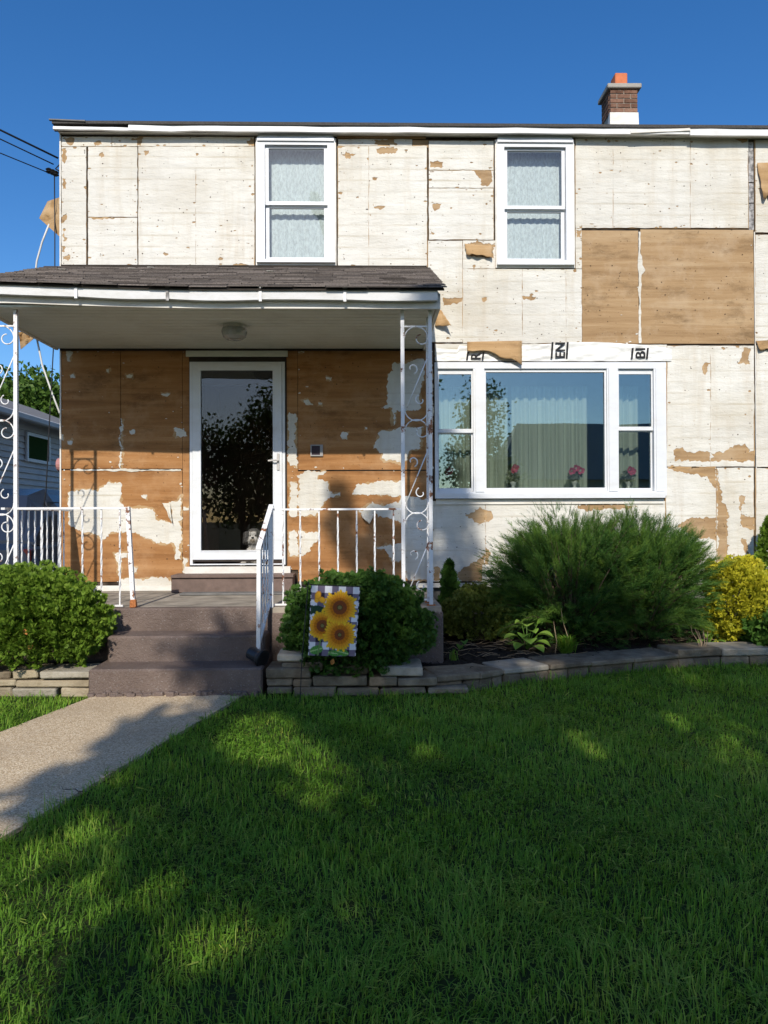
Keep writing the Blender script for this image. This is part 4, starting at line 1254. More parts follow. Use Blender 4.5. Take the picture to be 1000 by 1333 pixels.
# right front railing
hx = wx(352, 662, CYF-0.06)
t = thing('porch_railing', 'white twisted-baluster railing in front of the brown porch wall, behind the round shrub', 'railing', ((hx+cxr)/2, CYF, FZ), 'iron porch railings')
obj('top_rail', MB().box(hx+0.02, cxr-0.252, CYF-0.014, CYF+0.014, RT-0.024, RT-0.008), M['iron'], t)
obj('bottom_rail', MB().box(hx+0.02, cxr-0.252, CYF-0.011, CYF+0.011, FZ+0.008, FZ+0.022), M['iron'], t)
for px in (368.5, 391, 415.5, 440, 464.5, 488, 512.5):
    baluster(wx(px, 700, CYF), CYF, FZ+0.022, RT-0.0245, t)
# stair handrail
by = 6.02; bx = wx(337, 760, by); bz0 = Z[1]+0.005; bz1 = wz(715, 337, by)
ty = CYF-0.07; tx = wx(353, 662, ty); tz = wz(659, 353, ty)
t = thing('stair_handrail', 'chipped white iron handrail sloping down beside the steps', 'handrail', (bx, (by+ty)/2, Z[1]))
obj('newel_post', MB().hexa([(bx-0.02,by-0.014,bz0),(bx+0.012,by-0.014,bz0),(bx+0.012,by+0.014,bz0),(bx-0.02,by+0.014,bz0),(bx-0.014,by-0.014,bz1),(bx+0.016,by-0.014,bz1),(bx+0.016,by+0.014,bz1),(bx-0.014,by+0.014,bz1)]), M['iron'], t)
obj('upper_post', MB().box(tx-0.017, tx+0.017, ty-0.017, ty+0.017, FZ+0.001, tz), M['iron'], t)
A, B = Vector((bx,by-0.02,bz1+0.004)), Vector((tx,ty+0.02,tz+0.006))
obj('top_rail', MB().hexa([A+Vector((-0.02,0,-0.006)),A+Vector((0.02,0,-0.006)),B+Vector((0.02,0,-0.006)),B+Vector((-0.02,0,-0.006)),A+Vector((-0.02,0,0.010)),A+Vector((0.02,0,0.010)),B+Vector((0.02,0,0.010)),B+Vector((-0.02,0,0.010))]), M['iron'], t)
A2, B2 = Vector((bx,by,bz0+0.14)), Vector((tx,ty,FZ+0.10))
obj('bottom_rail', MB().hexa([A2+Vector((-0.012,0,-0.006)),A2+Vector((0.012,0,-0.006)),B2+Vector((0.012,0,-0.006)),B2+Vector((-0.012,0,-0.006)),A2+Vector((-0.012,0,0.008)),A2+Vector((0.012,0,0.008)),B2+Vector((0.012,0,0.008)),B2+Vector((-0.012,0,0.008))]), M['iron'], t)
for i in range(1,5):
    u = i/5; p, q = A2.lerp(B2,u), A.lerp(B,u)
    baluster(p.x, p.y, p.z, q.z-0.008, t, q.x, q.y)
# black plastic pot lying on its side at the newel
pc = Vector((bx-0.01, by-0.045, Z[1]+0.066))
pot = thing('plastic_pot', 'small black plastic pot lying on its side at the foot of the handrail', 'pot', (pc.x, pc.y, Z[1]))
m = MB().lathe((0,0,0), [(0.042,-0.075),(0.05,-0.07),(0.055,0.02),(0.064,0.045),(0.066,0.07),(0.054,0.07),(0.046,0.03),(0.03,0.02)], 18)
q = Matrix.Rotation(R(105),3,'Y'); q2 = Matrix.Rotation(R(-35),3,'Z')
m.v = [tuple(pc + q2 @ (q @ Vector(v))) for v in m.v]
obj('cup', m, simple('black_plastic', (0.022,0.023,0.026), 0.35, 0.5), pot)
mr = MB().lathe((0,0,0), [(0.0665,0.046),(0.071,0.05),(0.071,0.066),(0.0665,0.07)], 18); mr.v = [tuple(pc + q2 @ (q @ Vector(v))) for v in mr.v]
obj('rim', mr, M['black'], pot)

# ------------------------------------------------------------------ garden bed and stones
def wall_line(px):       # foot of the edging stones, photo pixels
    pts = [(-200,909),(120,909),(345,909),(450,908),(556,905),(628,899),(665,891),(715,886),(775,880),(828,875),(885,870),(940,867),(1000,866),(1400,862)]
    for (a, ya), (b, yb) in zip(pts[:-1], pts[1:]):
        if a <= px <= b: return ya+(yb-ya)*(px-a)/(b-a)
    return pts[-1][1]
line = [G(px, wall_line(px)) for px in range(345, 1400, 5)]
LXs = np.array([p.x for p in line]); LYs = np.array([p.y for p in line])
def stone_y(x): return float(np.interp(x, LXs, LYs))
def bed(x0, x1, yfun, zf, zb, name):
    m = MB(); N, K = 60, 14
    for j in range(K+1):
        for i in range(N+1):
            x = x0+(x1-x0)*i/N; y0 = yfun(x)+0.16; y = y0+(WALL+0.06-y0)*j/K
            z = zf+(zb-zf)*j/K + 0.018*mnoise.noise(Vector((x*5, y*5, 1))) + 0.012*mnoise.noise(Vector((x*13, y*13, 4)))
            m.v.append((x, y, z))
    for j in range(K):
        for i in range(N):
            a = j*(N+1)+i; m.face((a, a+1, a+N+2, a+N+1))
    o = struct(name, m, M['mulch'], True); return o
bed(line[0].x+0.02, 7.0, stone_y, 0.17, 0.24, 'garden_bed')
bed(-3.5, G(121,905).x-0.03, lambda x: 5.9, 0.22, 0.24, 'garden_bed')
def bed_z(x, y):
    y0 = stone_y(x)+0.16; t = min(max((y-y0)/(WALL-y0),0),1); return 0.17+0.07*t
def stone(parent, mb, mat): return obj('stone', mb, M[mat], parent)
wall_r = thing('stone_edging', 'low dry-laid stone edging around the bed right of the steps', 'stone edging', (line[20].x, line[20].y, gz(6)))
def px_stone(parent, x0, y0, x1, y1, Y, depth, mat, tilt=0.0, r=None):
    a, b = W(x0, y1, Y), W(x1, y0, Y)
    r = r or random.Random(int(x0*3+y0*7))
    m = MB(); m.bbox(a.x+0.002, b.x-0.002, Y+r.uniform(-0.012,0.012), Y+depth, a.z+0.002, b.z-0.002, 0.009, 0.006, r)
    if tilt: m.v = [(x, y, z+tilt*(x-(a.x+b.x)/2)) for x, y, z in m.v]
    return stone(parent, m, mat)
FY = G(450,908).y
for (x0,y0,x1,y1,dy,dp,mt) in [
    (347,893.5,381,903.5,0.0,0.3,'stone'), (347,884,381,893.2,0.01,0.3,'stone'), (382,895,437,908,-0.01,0.3,'stone'), (437.5,896,494,907,0.0,0.3,'stone'),
    (494.5,895.5,555,906,0.0,0.3,'stone'), (557,894.5,611,905,0.0,0.28,'stone'),
    (346,869.5,404,883.7,0.0,0.33,'stone'), (382,884.2,406,894.6,0.015,0.3,'stone'), (406.5,879.5,479,895,0.005,0.3,'stone'), (479.5,881.5,517.5,895,0.0,0.3,'stone'), (518,882.5,569,894,0.0,0.32,'stone'),
    (367,862,421,874.5,0.05,0.3,'stone'), (424,866.5,479,879,0.06,0.3,'stone'), (360,851,394.5,861.7,0.06,0.26,'stone_pale'), (495,868,551,881,0.02,0.36,'stone_pale')]:
    px_stone(wall_r, x0, y0, x1, y1, FY+dy, dp, mt)
# capped run curving away to the right
ends = [568, 626, 656, 716, 769, 826, 884, 940, 1004, 1066, 1135, 1210, 1290]
for i, (a, b) in enumerate(zip(ends[:-1], ends[1:])):
    rr = random.Random(i+40)
    p, q = G(a, wall_line(a)), G(b, wall_line(b))
    d = (q-p).normalized(); nr = Vector((-d.y, d.x, 0)).normalized()
    if nr.y < 0: nr = -nr
    ztop = 0.20 if a < 830 else 0.235
    if a == 656: ztop = 0.205
    zb = gz(p.y)
    def rot_stone(s0, s1, n0, n1, z0, z1, mt, ch=0.010):
        m = MB().bbox(s0, s1, n0, n1, z0, z1, ch, 0.006, rr)
        m.v = [tuple(p + d*v[0] + nr*v[1] + Vector((0,0,v[2]-p.z))) for v in m.v]
        stone(wall_r, m, mt)
    L = (q-p).length
    rot_stone(0.003, L-0.003, rr.uniform(-0.015,0.01), 0.36, zb+0.085, ztop+rr.uniform(-0.006,0.006), 'stone_pale' if a in (656, 940) else 'stone')
    c = L*rr.uniform(0.35,0.65)
    rot_stone(0.003, c-0.003, 0.015+rr.uniform(-0.01,0.01), 0.3, zb-0.03, zb+0.082, 'stone')
    rot_stone(c+0.002, L-0.003, 0.015+rr.uniform(-0.01,0.01), 0.3, zb-0.03, zb+0.082, 'stone')
wall_l = thing('stone_edging', 'low stone edging with tan blocks under the sunlit round shrub', 'stone edging', (G(60,909).x, 5.9, gz(5.9)))
LY = 5.88
for (x0,y0,x1,y1,dy,dp,mt) in [(16.5,873,50.5,884,0.03,0.3,'stone_tan'), (51.5,873.5,117,884,0.0,0.34,'stone_pale'), (-60,874,14.5,885,0.08,0.3,'stone'),
    (-60,885,20,895,0.01,0.3,'stone_tan'), (20.5,884.5,117,895,0.02,0.34,'stone_tan'), (-70,895.5,15,909,0.0,0.3,'stone_tan'), (16,895.5,73,909,0.01,0.3,'stone_pale'), (79,895.5,117.5,909,0.015,0.3,'stone_tan'), (-140,874,-61,909,0.0,0.3,'stone')]:
    px_stone(wall_l, x0, y0, x1, y1, LY+dy, dp, mt)
# a brown leaf-like shard on the edging
# mulch chips and dry stems
def chips_mesh():
    parts = []
    n = 5200
    x = rng.uniform(line[0].x, 5.2, n); y0 = np.interp(x, LXs, LYs)+0.2; y = y0+(WALL-0.05-y0)*rng.random(n)
    z = np.array([bed_z(a, b) for a, b in zip(x, y)])+rng.uniform(0.0,0.02,n)
    tv = [(-0.3,-1,0.0),(0.3,-1,0.1),(0.35,1,0.05),(-0.25,0.9,0.0),(0,0,0.22)]
    tf = [(0,1,4),(1,2,4),(2,3,4),(3,0,4)]
    ax = rng.normal(size=(n,3))*0.35+np.array([0,0,1])
    return bake(tv, tf, np.stack([x,y,z],1), ax, rng.uniform(0.008,0.028,n), rng.random(n))
V, F, T = chips_mesh()
tag(tri_mesh('mulch_chips', V, F, T, M['chip']), 'dark wood mulch chips covering the garden bed', 'mulch', kind='stuff')
m = MB(); rr = random.Random(12)
for i in range(120):
    px = rr.choice([rr.gauss(625,35), rr.gauss(900,40), rr.uniform(580,1000)]); py = rr.uniform(834,858) if px < 760 else rr.uniform(826,838)
    c = G(px, py, 0.2); 
    if c.y < stone_y(c.x)+0.3: c.y = stone_y(c.x)+0.35
    a = rr.gauss(0,0.5); L = rr.uniform(0.05,0.22); z = bed_z(c.x,c.y)+rr.uniform(0.015,0.04)
    d = Vector((math.cos(a), math.sin(a), 0))*L/2
    m.tube([(c.x-d.x,c.y-d.y,z), (c.x,c.y,z+rr.uniform(0.0,0.03)), (c.x+d.x,c.y+d.y,z+rr.uniform(-0.01,0.02))], rr.uniform(0.0012,0.0032), 4)
tag(obj('dry_stems', m, M['straw']), 'pale dry stems strewn over the dark mulch', 'dry stems', kind='stuff')

# ------------------------------------------------------------------ foliage
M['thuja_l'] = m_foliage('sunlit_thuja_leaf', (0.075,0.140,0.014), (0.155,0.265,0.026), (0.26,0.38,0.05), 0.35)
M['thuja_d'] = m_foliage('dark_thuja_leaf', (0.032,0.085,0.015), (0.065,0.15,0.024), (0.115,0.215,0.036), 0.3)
M['boxleaf'] = m_foliage('dull_box_leaf', (0.09,0.12,0.018), (0.155,0.19,0.03), (0.22,0.25,0.05), 0.25)
M['juniper'] = m_foliage('juniper_needle', (0.022,0.066,0.014), (0.052,0.135,0.024), (0.16,0.27,0.038), 0.3)
M['gold'] = m_foliage('golden_leaf', (0.22,0.25,0.018), (0.50,0.47,0.03), (0.74,0.66,0.05), 0.35)
M['hosta'] = m_foliage('hosta_leaf', (0.12,0.24,0.03), (0.20,0.36,0.05), (0.32,0.48,0.09), 0.35, 0.4, 0.4)
M['grass'] = m_foliage('grass_blade', (0.12,0.26,0.026), (0.245,0.46,0.045), (0.46,0.54,0.10), 0.5, 0.5, 0.25)
M['leaf'] = m_foliage('tree_leaf', (0.035,0.075,0.013), (0.065,0.13,0.022), (0.11,0.18,0.034), 0.45)
def fan(angles, L=1.0, w=0.16, curl=0.15):
    tv, tf = [], []
    for i, a in enumerate(angles):
        l = L*(1.0-0.25*abs(a)/60.0); ca, sa = math.cos(R(a)), math.sin(R(a)); b = len(tv)
        s0 = 0.12*abs(i-len(angles)//2)
        for (t, o) in ((0.05,0), (0.55,w), (1.0,0), (0.55,-w)):
            tv.append((sa*l*t + ca*o, curl*t*t*(1 if i % 2 else 0.4), ca*l*t - sa*o))
        tf += [(b,b+1,b+2),(b,b+2,b+3)]
    return tv, tf
THUJA = fan([-62,-36,-14,10,34,60], 1.0, 0.13)
BOX = fan([-70,-25,25,70], 1.0, 0.22, 0.3)
def lumpy(d, seed, k=5, amp=0.12):
    r = np.random.default_rng(seed); f = np.zeros(len(d))
    for i in range(7):
        w = r.normal(size=3)*(k if i < 4 else k*2.4); f += np.sin(d @ w + r.uniform(0,6))*(1.0 if i < 4 else 0.45)
    return 1 + amp*f/3.0
def shrub(name, label, c, rad, n, tmpl, size, mat, seed, group=None, flat=0.0, up=0.5, amp=0.12, cat='shrub', bottom=-0.75, stem=True, depth=0.5):
    r = np.random.default_rng(seed); c = np.array(c, float); rad = np.array(rad, float)
    d = r.normal(size=(int(n*1.6),3)); d /= np.linalg.norm(d,axis=1,keepdims=True)
    d = d[d[:,2] > bottom][:n]; n = len(d)
    u = 1-depth*r.random(n)**2.2
    f = lumpy(d, seed, 5, amp)
    nc = max(40, n//46); dc = r.normal(size=(nc,3)); dc /= np.linalg.norm(dc,axis=1,keepdims=True); dc[:,2] = np.maximum(dc[:,2], bottom)
    ci = np.argmax(d @ dc.T, axis=1)               # sprays gather in tufts around nc shoots
    tight = np.clip(1-np.linalg.norm(d-dc[ci],axis=1)*math.sqrt(nc)*0.33, 0, 1)
    d = d*0.72+dc[ci]*0.28; d /= np.linalg.norm(d,axis=1,keepdims=True)
    f = f*(0.90+0.13*tight)*(0.94+0.12*r.random(nc))[ci]
    pos = c + d*rad*(u*f)[:,None]
    ax = d*1.0+(d-dc[ci])*1.6 + np.array([0,0,up]) + r.normal(size=(n,3))*0.42
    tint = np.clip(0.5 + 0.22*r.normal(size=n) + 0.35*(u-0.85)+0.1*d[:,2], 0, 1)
    V, F, T = bake(tmpl[0], tmpl[1], pos, ax, size*r.uniform(0.65,1.35,n), tint, r.normal(size=(n,3)))
    base = (float(c[0]), float(c[1]), float(c[2]-rad[2]*0.95))
    t = thing(name, label, cat, base, group)
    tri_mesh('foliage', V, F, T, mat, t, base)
    m = MB(); q = random.Random(seed)
    for i in range(9 if stem else 0):
        a = q.uniform(0,6.28); e = Vector((math.cos(a)*rad[0]*0.55, math.sin(a)*rad[1]*0.55, rad[2]*q.uniform(0.3,1.2)))
        b = Vector(base); m.tube([b+Vector((0,0,-0.05)), b+e*0.5+Vector((0,0,0.05)), b+e], [0.016,0.011,0.005], 5)
    if stem: obj('stem', m, M['bark'], t)['kind'] = 'stuff'
    return t
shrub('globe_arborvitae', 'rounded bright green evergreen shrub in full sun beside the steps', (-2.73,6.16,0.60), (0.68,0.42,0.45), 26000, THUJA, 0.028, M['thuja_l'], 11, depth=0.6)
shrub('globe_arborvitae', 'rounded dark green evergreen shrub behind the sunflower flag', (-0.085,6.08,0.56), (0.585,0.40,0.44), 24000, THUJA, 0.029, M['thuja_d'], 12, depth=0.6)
shrub('box_shrub', 'small clipped dull olive shrub under the wide window', (1.07,7.42,0.46), (0.37,0.34,0.28), 6500, BOX, 0.026, M['boxleaf'], 13, amp=0.06)
# small conifer
def cone_shrub(name, label, c, rad, h, n, mat, seed):
    r = np.random.default_rng(seed); t = r.random(n)**0.7; a = r.uniform(0,6.283,n)
    rr = rad*(1-t)**0.75*(0.45+0.6*r.random(n))*(1+0.28*np.sin(a*3+t*14)+0.18*np.sin(a*5-t*31))
    pos = np.stack([c[0]+rr*np.cos(a), c[1]+rr*np.sin(a), c[2]+t*h],1)
    ax = np.stack([np.cos(a)*0.7, np.sin(a)*0.7, 0.9+0*a],1)+r.normal(size=(n,3))*0.25
    V,F,T = bake(*THUJA, pos, ax, 0.05*r.uniform(0.6,1.3,n), np.clip(0.5+0.2*r.normal(size=n),0,1), r.normal(size=(n,3)))
    th = thing(name, label, 'shrub', c); tri_mesh('foliage', V,F,T, mat, th, c)
    obj('stem', MB().tube([Vector(c)+Vector((0,0,-0.03)), Vector(c)+Vector((0,0,h*0.8))],[0.014,0.004],5), M['bark'], th)
cone_shrub('young_conifer', 'small upright green conifer between the porch corner and olive shrub', (wx(585,760,7.72),7.72,0.22), 0.17, 0.74, 1100, M['thuja_d'], 14)

# spreading juniper: arching plumes
NEED = []
tv, tf = [], []
for i in range(13):
    t = 0.10+0.90*i/12; s = 1 if i % 2 else -1; b = len(tv); L = 0.40*(1-0.55*t)
    o = (0.35 if i % 3 == 0 else -0.25 if i % 3 == 1 else 0.05)
    tv += [(0.0,0.0,t*0.8), (s*L*0.55, o*L, t*0.8+L*0.75), (s*L*0.16+0.05*s, o*L*0.2, t*0.8+0.10)]
    tf.append((b,b+1,b+2) if s > 0 else (b,b+2,b+1))
b = len(tv); tv += [(-0.03,0,0),(0.03,0,0),(0,0.0,1.1)]; tf.append((b,b+1,b+2))
PLUME = (tv, tf)
def juniper(name, label, base, rx, ry, h, nb, seed, mat, cen_bias=(0,0)):
    r = np.random.default_rng(seed); P, A, S, T = [], [], [], []
    m = MB()
    B0 = np.array(base)
    for i in range(nb):
        d = r.normal(size=3); d /= np.linalg.norm(d)
        if d[2] < -0.6: d[2] *= -1
        d[1] -= 0.15; d[2] *= 0.9
        rad = np.array([rx, ry, h*0.58]); cen = B0+np.array([0,0,h*0.40])
        lf = float(lumpy(d[None,:]/np.linalg.norm(d), seed, 3.0, 0.16)[0])
        tip = cen+d*rad*lf*r.uniform(0.80,1.06)
        tip[2] = max(tip[2], B0[2]+0.04+0.08*r.random())
        root = B0+np.array([(tip[0]-B0[0])*0.25, (tip[1]-B0[1])*0.25, (tip[2]-B0[2])*0.18])
        L_ = np.linalg.norm(tip-root); mid = (root+tip)/2+np.array([0, 0, 0.10+0.16*abs(d[0])])
        ln = r.uniform(0.30,0.52); t0 = max(0.1, 1-ln/max(L_,0.3)); k = 30; tt = 0.30+0.45*r.random()
        for j in range(k):
            t = t0+(1-t0)*(j+r.random())/k
            q = (1-t)**2*root+2*t*(1-t)*mid+t*t*tip
            dq = 2*(1-t)*(mid-root)+2*t*(tip-mid); dq /= np.linalg.norm(dq)
            side = r.normal(size=3); side -= dq*side.dot(dq); side /= np.linalg.norm(side)+1e-9
            u = (t-t0)/(1-t0)
            P.append(q); A.append(dq*1.0+side*(0.62-0.25*u)*r.choice([-1,1])+np.array([0,0,0.05]))
            S.append(0.135*(1.0-0.45*u)*r.uniform(0.75,1.2)); T.append(np.clip(tt+0.30*u+0.10*r.normal(),0,1))
        if i % 3 == 0:
            m.tube([tuple((1-t)**2*root+2*t*(1-t)*mid+t*t*tip) for t in (0,0.25,0.5,0.75,0.97)], [0.012,0.009,0.006,0.004,0.0015], 5)
    nf = nb*11                                   # short sprays through the mound
    d = r.normal(size=(nf*2,3)); d /= np.linalg.norm(d,axis=1,keepdims=True); d = d[d[:,2] > -0.78][:nf]; nf = len(d)
    u = 1-0.5*r.random(nf)**1.6; f = lumpy(d, seed+1, 3.5, 0.20)
    pf = B0+np.array([0,0,h*0.38])+d*np.array([rx*0.90, ry*0.90, h*0.50])*(u*f)[:,None]
    P += list(pf); A += list(d*np.array([1.2,1.0,0.5])+np.array([0,0,0.25])+r.normal(size=(nf,3))*0.22); S += list(0.10*r.uniform(0.6,1.3,nf))
    T += list(np.clip(0.42+0.18*r.normal(size=nf)+0.15*(f-1)/0.2,0,1))
    V,F,T_ = bake(*PLUME, np.array(P), np.array(A), np.array(S), np.array(T), r.normal(size=(len(P),3)))
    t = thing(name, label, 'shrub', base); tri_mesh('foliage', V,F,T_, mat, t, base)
    o = obj('stem', m, M['bark'], t); o['kind'] = 'stuff'
juniper('spreading_juniper', 'large feathery dark green juniper spreading below the wide window', (wx(742,800,7.42),7.42,0.2), 0.88, 0.54, 1.36, 430, 21, M['juniper'])
juniper('spreading_juniper', 'feathery juniper with sunlit tips next to the golden shrub', (wx(832,800,7.42),7.42,0.2), 0.78, 0.54, 1.33, 400, 22, M['juniper'])
shrub('golden_shrub', 'bright yellow leafy shrub between the juniper and the end of the bed', (wx(960,780,7.3),7.3,0.62), (0.34,0.32,0.43), 7000, BOX, 0.034, M['gold'], 31, amp=0.18, bottom=-0.95)
cone_shrub('upright_shrub', 'tall thin green shrub against the cream wall past the golden shrub', (wx(1002,740,7.72),7.72,0.22), 0.27, 1.16, 1700, M['thuja_l'], 32)
shrub('leafy_shrub', 'low dark green leafy plant at the foot of the golden shrub', (wx(1003,815,7.05),7.05,0.34), (0.24,0.2,0.17), 700, BOX, 0.085, M['thuja_d'], 33, stem=False)
# hosta and other broad leaved plants
def big_leaf(p0, tip, w, sag_, m, n=6):
    p0, tip = Vector(p0), Vector(tip); ax = tip-p0; side = ax.cross(Vector((0,0,1))).normalized(); b = len(m.v)
    for i in range(n+1):
        t = i/n; ww = w*math.sin(math.pi*min(1,t*0.93+0.06))**0.8
        c = p0+ax*t+Vector((0,0,-sag_*t*t))
        m.v += [tuple(c-side*ww+Vector((0,0,ww*0.35))), tuple(c), tuple(c+side*ww+Vector((0,0,ww*0.35)))]
    for i in range(n):
        a = b+i*3; m.face((a,a+1,a+4,a+3)); m.face((a+1,a+2,a+5,a+4))
def hosta(label, base, leaves, mat, sc_=1.0):
    t = thing('hosta', label, 'plant', base)
    b = Vector(base)
    for (dx, dz, dy, L, w) in leaves:
        m = MB(); p = b+Vector((dx*0.45, dy*0.45, dz*0.80))*sc_
        big_leaf(p, b+Vector((dx*1.1,dy,dz))*sc_, w*1.7*sc_, 0.05*sc_, m)
        o = obj('leaf', m, mat, t, smooth=True)
        at = o.data.attributes.new('tint','FLOAT','POINT'); at.data.foreach_set('value', [random.uniform(0.45,1.0)]*len(o.data.vertices))
        obj('stalk', MB().tube([b, b.lerp(p,0.6)+Vector((0,0,0.01)), p], 0.004*sc_, 5), mat, t)
hosta_xy = hb = Vector((wx(686,832,6.98), 6.98, 0.24))
hosta('yellow-green hosta with broad leaves in front of the juniper', (hb.x, hb.y, 0.205), [(-0.20,0.15,-0.05,0,0.036),(-0.10,0.28,0.0,0,0.042),(0.05,0.21,-0.12,0,0.036),(0.22,0.28,0.02,0,0.055),(0.20,0.17,-0.10,0,0.045),(0.17,0.09,-0.12,0,0.035),(-0.12,0.07,-0.14,0,0.034),(0.0,0.12,-0.16,0,0.04),(0.10,0.05,-0.18,0,0.035),(-0.06,0.17,-0.12,0,0.036),(0.02,0.25,0.1,0,0.04)], M['hosta'])
hb = G(923, 836, 0.22)
hosta('small green plant on the mulch below the golden shrub', (hb.x, hb.y, 0.2), [(-0.13,0.06,-0.08,0,0.02),(0.14,0.05,-0.09,0,0.02),(0.05,0.15,-0.02,0,0.02),(-0.04,0.12,-0.05,0,0.018),(0.10,0.11,0.03,0,0.02)], M['hosta'])
hb = Vector((wx(602,836,6.95), 6.95, 0.2))
hosta('single wilted broad-leaved seedling before the olive shrub', (hb.x, hb.y, 0.18), [(0.02,0.13,-0.03,0,0.03),(-0.03,0.09,-0.05,0,0.024)], M['thuja_d'])
# weedy grass tuft
def tuft(label, c, n, L, spread, mat, seed, name='grass_tuft'):
    r = np.random.default_rng(seed); m_v, m_f, T = [], [], []
    for i in range(n):
        a = r.uniform(0,6.283); l = L*r.uniform(0.5,1.1); s = spread*r.uniform(0.2,1.0)
        b = np.array(c)+np.array([r.normal()*0.02, r.normal()*0.02, 0]); d = np.array([math.cos(a), math.sin(a), 0]); sd = np.array([-d[1], d[0], 0])*0.0035
        k = len(m_v)
        m_v += [b-sd, b+sd, b+d*s*0.4+np.array([0,0,l*0.75])-sd, b+d*s*0.4+np.array([0,0,l*0.75])+sd, b+d*s+np.array([0,0,l*0.85])]
        m_f += [(k,k+1,k+3),(k,k+3,k+2),(k+2,k+3,k+4)]; T += [np.clip(0.5+0.2*r.normal(),0,1)]*5
    o = tri_mesh(name, np.array(m_v), np.array(m_f), np.array(T), mat, None, c); return tag(o, label, 'plant')
c = G(738, 850, 0.19); tuft('spiky weedy grass tuft on the mulch right of the hosta', (c.x,c.y,0.17), 260, 0.20, 0.19, M['grass'], 3)
c = G(592, 862, 0.19); tuft('few pale grass sprouts behind the edging stones', (c.x,c.y+0.1,0.17), 26, 0.14, 0.06, M['hosta'], 4)
# bare twigs
for px, py, h_, lb in ((741,836,0.42,'bare grey twig standing up before the juniper'), (722,832,0.30,'thin bent brown stem beside the hosta'), (913,838,0.26,'bundle of dry stalks at the foot of the golden shrub')):
    c = Vector((wx(px,py,6.85), 6.85, 0.2)); m = MB(); rr = random.Random(px)
    for i in range(1 if 'bundle' not in lb else 7):
        dx = rr.uniform(-0.08,0.08)
        m.tube([(c.x+dx*0.2,c.y,0.17),(c.x+dx*0.5+0.01,c.y,0.17+h_*0.4),(c.x+dx-0.01,c.y+0.02,0.17+h_*0.75),(c.x+dx-0.02,c.y+0.02,0.17+h_*(1 if i == 0 else rr.uniform(0.5,0.9)))],[0.005,0.004,0.003,0.0015],5)
    o = tag(obj('dry_twig', m, M['straw']), lb, 'twig')

